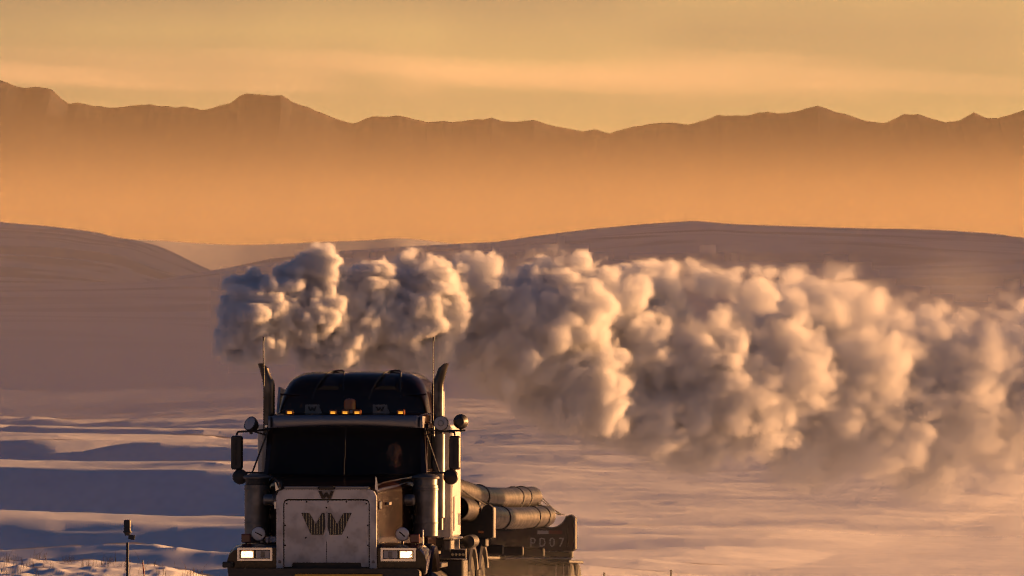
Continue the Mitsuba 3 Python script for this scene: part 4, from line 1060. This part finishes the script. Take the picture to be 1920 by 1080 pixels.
bsdf('post_dark', base_color=rgb(0.03, 0.026, 0.025), roughness=0.6)
bsdf('post_red', base_color=rgb(0.25, 0.03, 0.02), roughness=0.6)
bsdf('wood_grey', base_color=rgb(0.10, 0.075, 0.06), roughness=0.9)
bsdf('dry_grass', base_color=rgb(0.30, 0.22, 0.13), roughness=0.9)
py_ = 112.0
x, g = stand(239, py_)
k = part(None, 'marker_post', tube([(x, py_, g - .3), (x, py_, 1.75)], .0135, 12), 'post_dark', label=None)
labels[k] = {'label': 'dark marker post with capped head and small side plate on the left snow bank', 'category': 'post'}
part(k, 'head', lathe([(0, 1.99), (.034, 1.985), (.036, 1.975), (.036, 1.915), (.032, 1.91), (.036, 1.905), (.036, 1.88), (.042, 1.875), (.044, 1.865), (.030, 1.85), (.022, 1.83), (0, 1.83)], 'z', (x, py_, -.012), 20), 'post_dark')
sp = chamfered(0, .066, -.006, .006, -.024, .024, .003)
sp.apply_transform(trimesh.transformations.rotation_matrix(math.radians(8), [0, 1, 0]))
sp.apply_translation([x + .010, py_ - .016, 1.806])
part(k, 'plate', sp, 'post_dark')
y = 116.0
x, g = stand(274, y)
k = part(None, 'snow_stake', tube([(x + .02, y, g - .1), (x - .035, y + .02, 1.475)], [.009, .007], 8), 'post_red')
labels[k] = {'label': 'thin reddish stake leaning left, stuck in the snow bank', 'category': 'stake'}
part(k, 'tip', tube([(x - .035, y + .02, 1.475), (x - .039, y + .021, 1.50)], .008, 8), 'letter_white')
for px, y, h, said in ((1133, 206.0, .62, 'thin reflector post with a small side plate, on the snow right of the trailer'), (1258, 222.0, .36, 'short thin stake in the snow, right of the reflector post')):
    x, g = stand(px, y)
    k = part(None, 'snow_stake', tube([(x, y, g - .1), (x, y, g + h)], .022, 8), 'wood_grey')
    labels[k] = {'label': said, 'category': 'stake'}
    if h > .5:
        part(k, 'plate', chamfered(x + .015, x + .07, y - .02, y - .005, g + h * .42, g + h * .42 + .05, .004), 'wood_grey')

gr = np.random.default_rng(23)
blades = []
for _ in range(900):
    y = gr.normal(119, 3.4)
    px = gr.uniform(-60, 450)
    x = (px - 960) / 21000.0 * y
    tuft = meshkit.noise(np.array([[x * .9, y * .35, 0]]), seed=77)[0]
    if gr.uniform() > tuft ** 1.5:
        continue
    g = float(ground_z(np.array([x]), np.array([y]))[0])
    for _ in range(int(gr.integers(2, 6))):
        h, lx, ly = gr.gamma(3, .020) + .015, gr.normal() * .35, gr.normal() * .3
        w = .0022
        bx, by = x + gr.normal() * .03, y + gr.normal() * .03
        v = np.array([[bx - w, by, g - .02], [bx + w, by, g - .02], [bx + lx * h * .4 + w * .8, by + ly * h * .4, g + h * .6], [bx + lx * h * .4 - w * .8, by + ly * h * .4, g + h * .6], [bx + lx * h, by + ly * h, g + h]])
        blades.append(trimesh.Trimesh(v, [[0, 1, 2], [0, 2, 3], [3, 2, 4]], process=False))
scene['two_sided_grass'] = {'type': 'twosided', 'inner': {'type': 'diffuse', 'reflectance': rgb(0.26, 0.19, 0.12)}}
k = part(None, 'dry_grass_tufts', joined(*blades), 'two_sided_grass', smooth=False)
labels[k] = {'label': 'short dry grass poking out of the snow bank at lower left', 'kind': 'stuff'}

# ---------------------------------------------------------------- the origin moves to the truck, so that small gaps keep their precision
MOVE = T().translate([0, -148, 0])
for entry in scene.values():
    if entry['type'] in ('ply', 'cube', 'perspective'):
        entry['to_world'] = MOVE @ entry['to_world'] if 'to_world' in entry else MOVE
    if entry['type'] == 'heterogeneous':
        entry['sigma_t']['to_world'] = MOVE @ entry['sigma_t']['to_world']
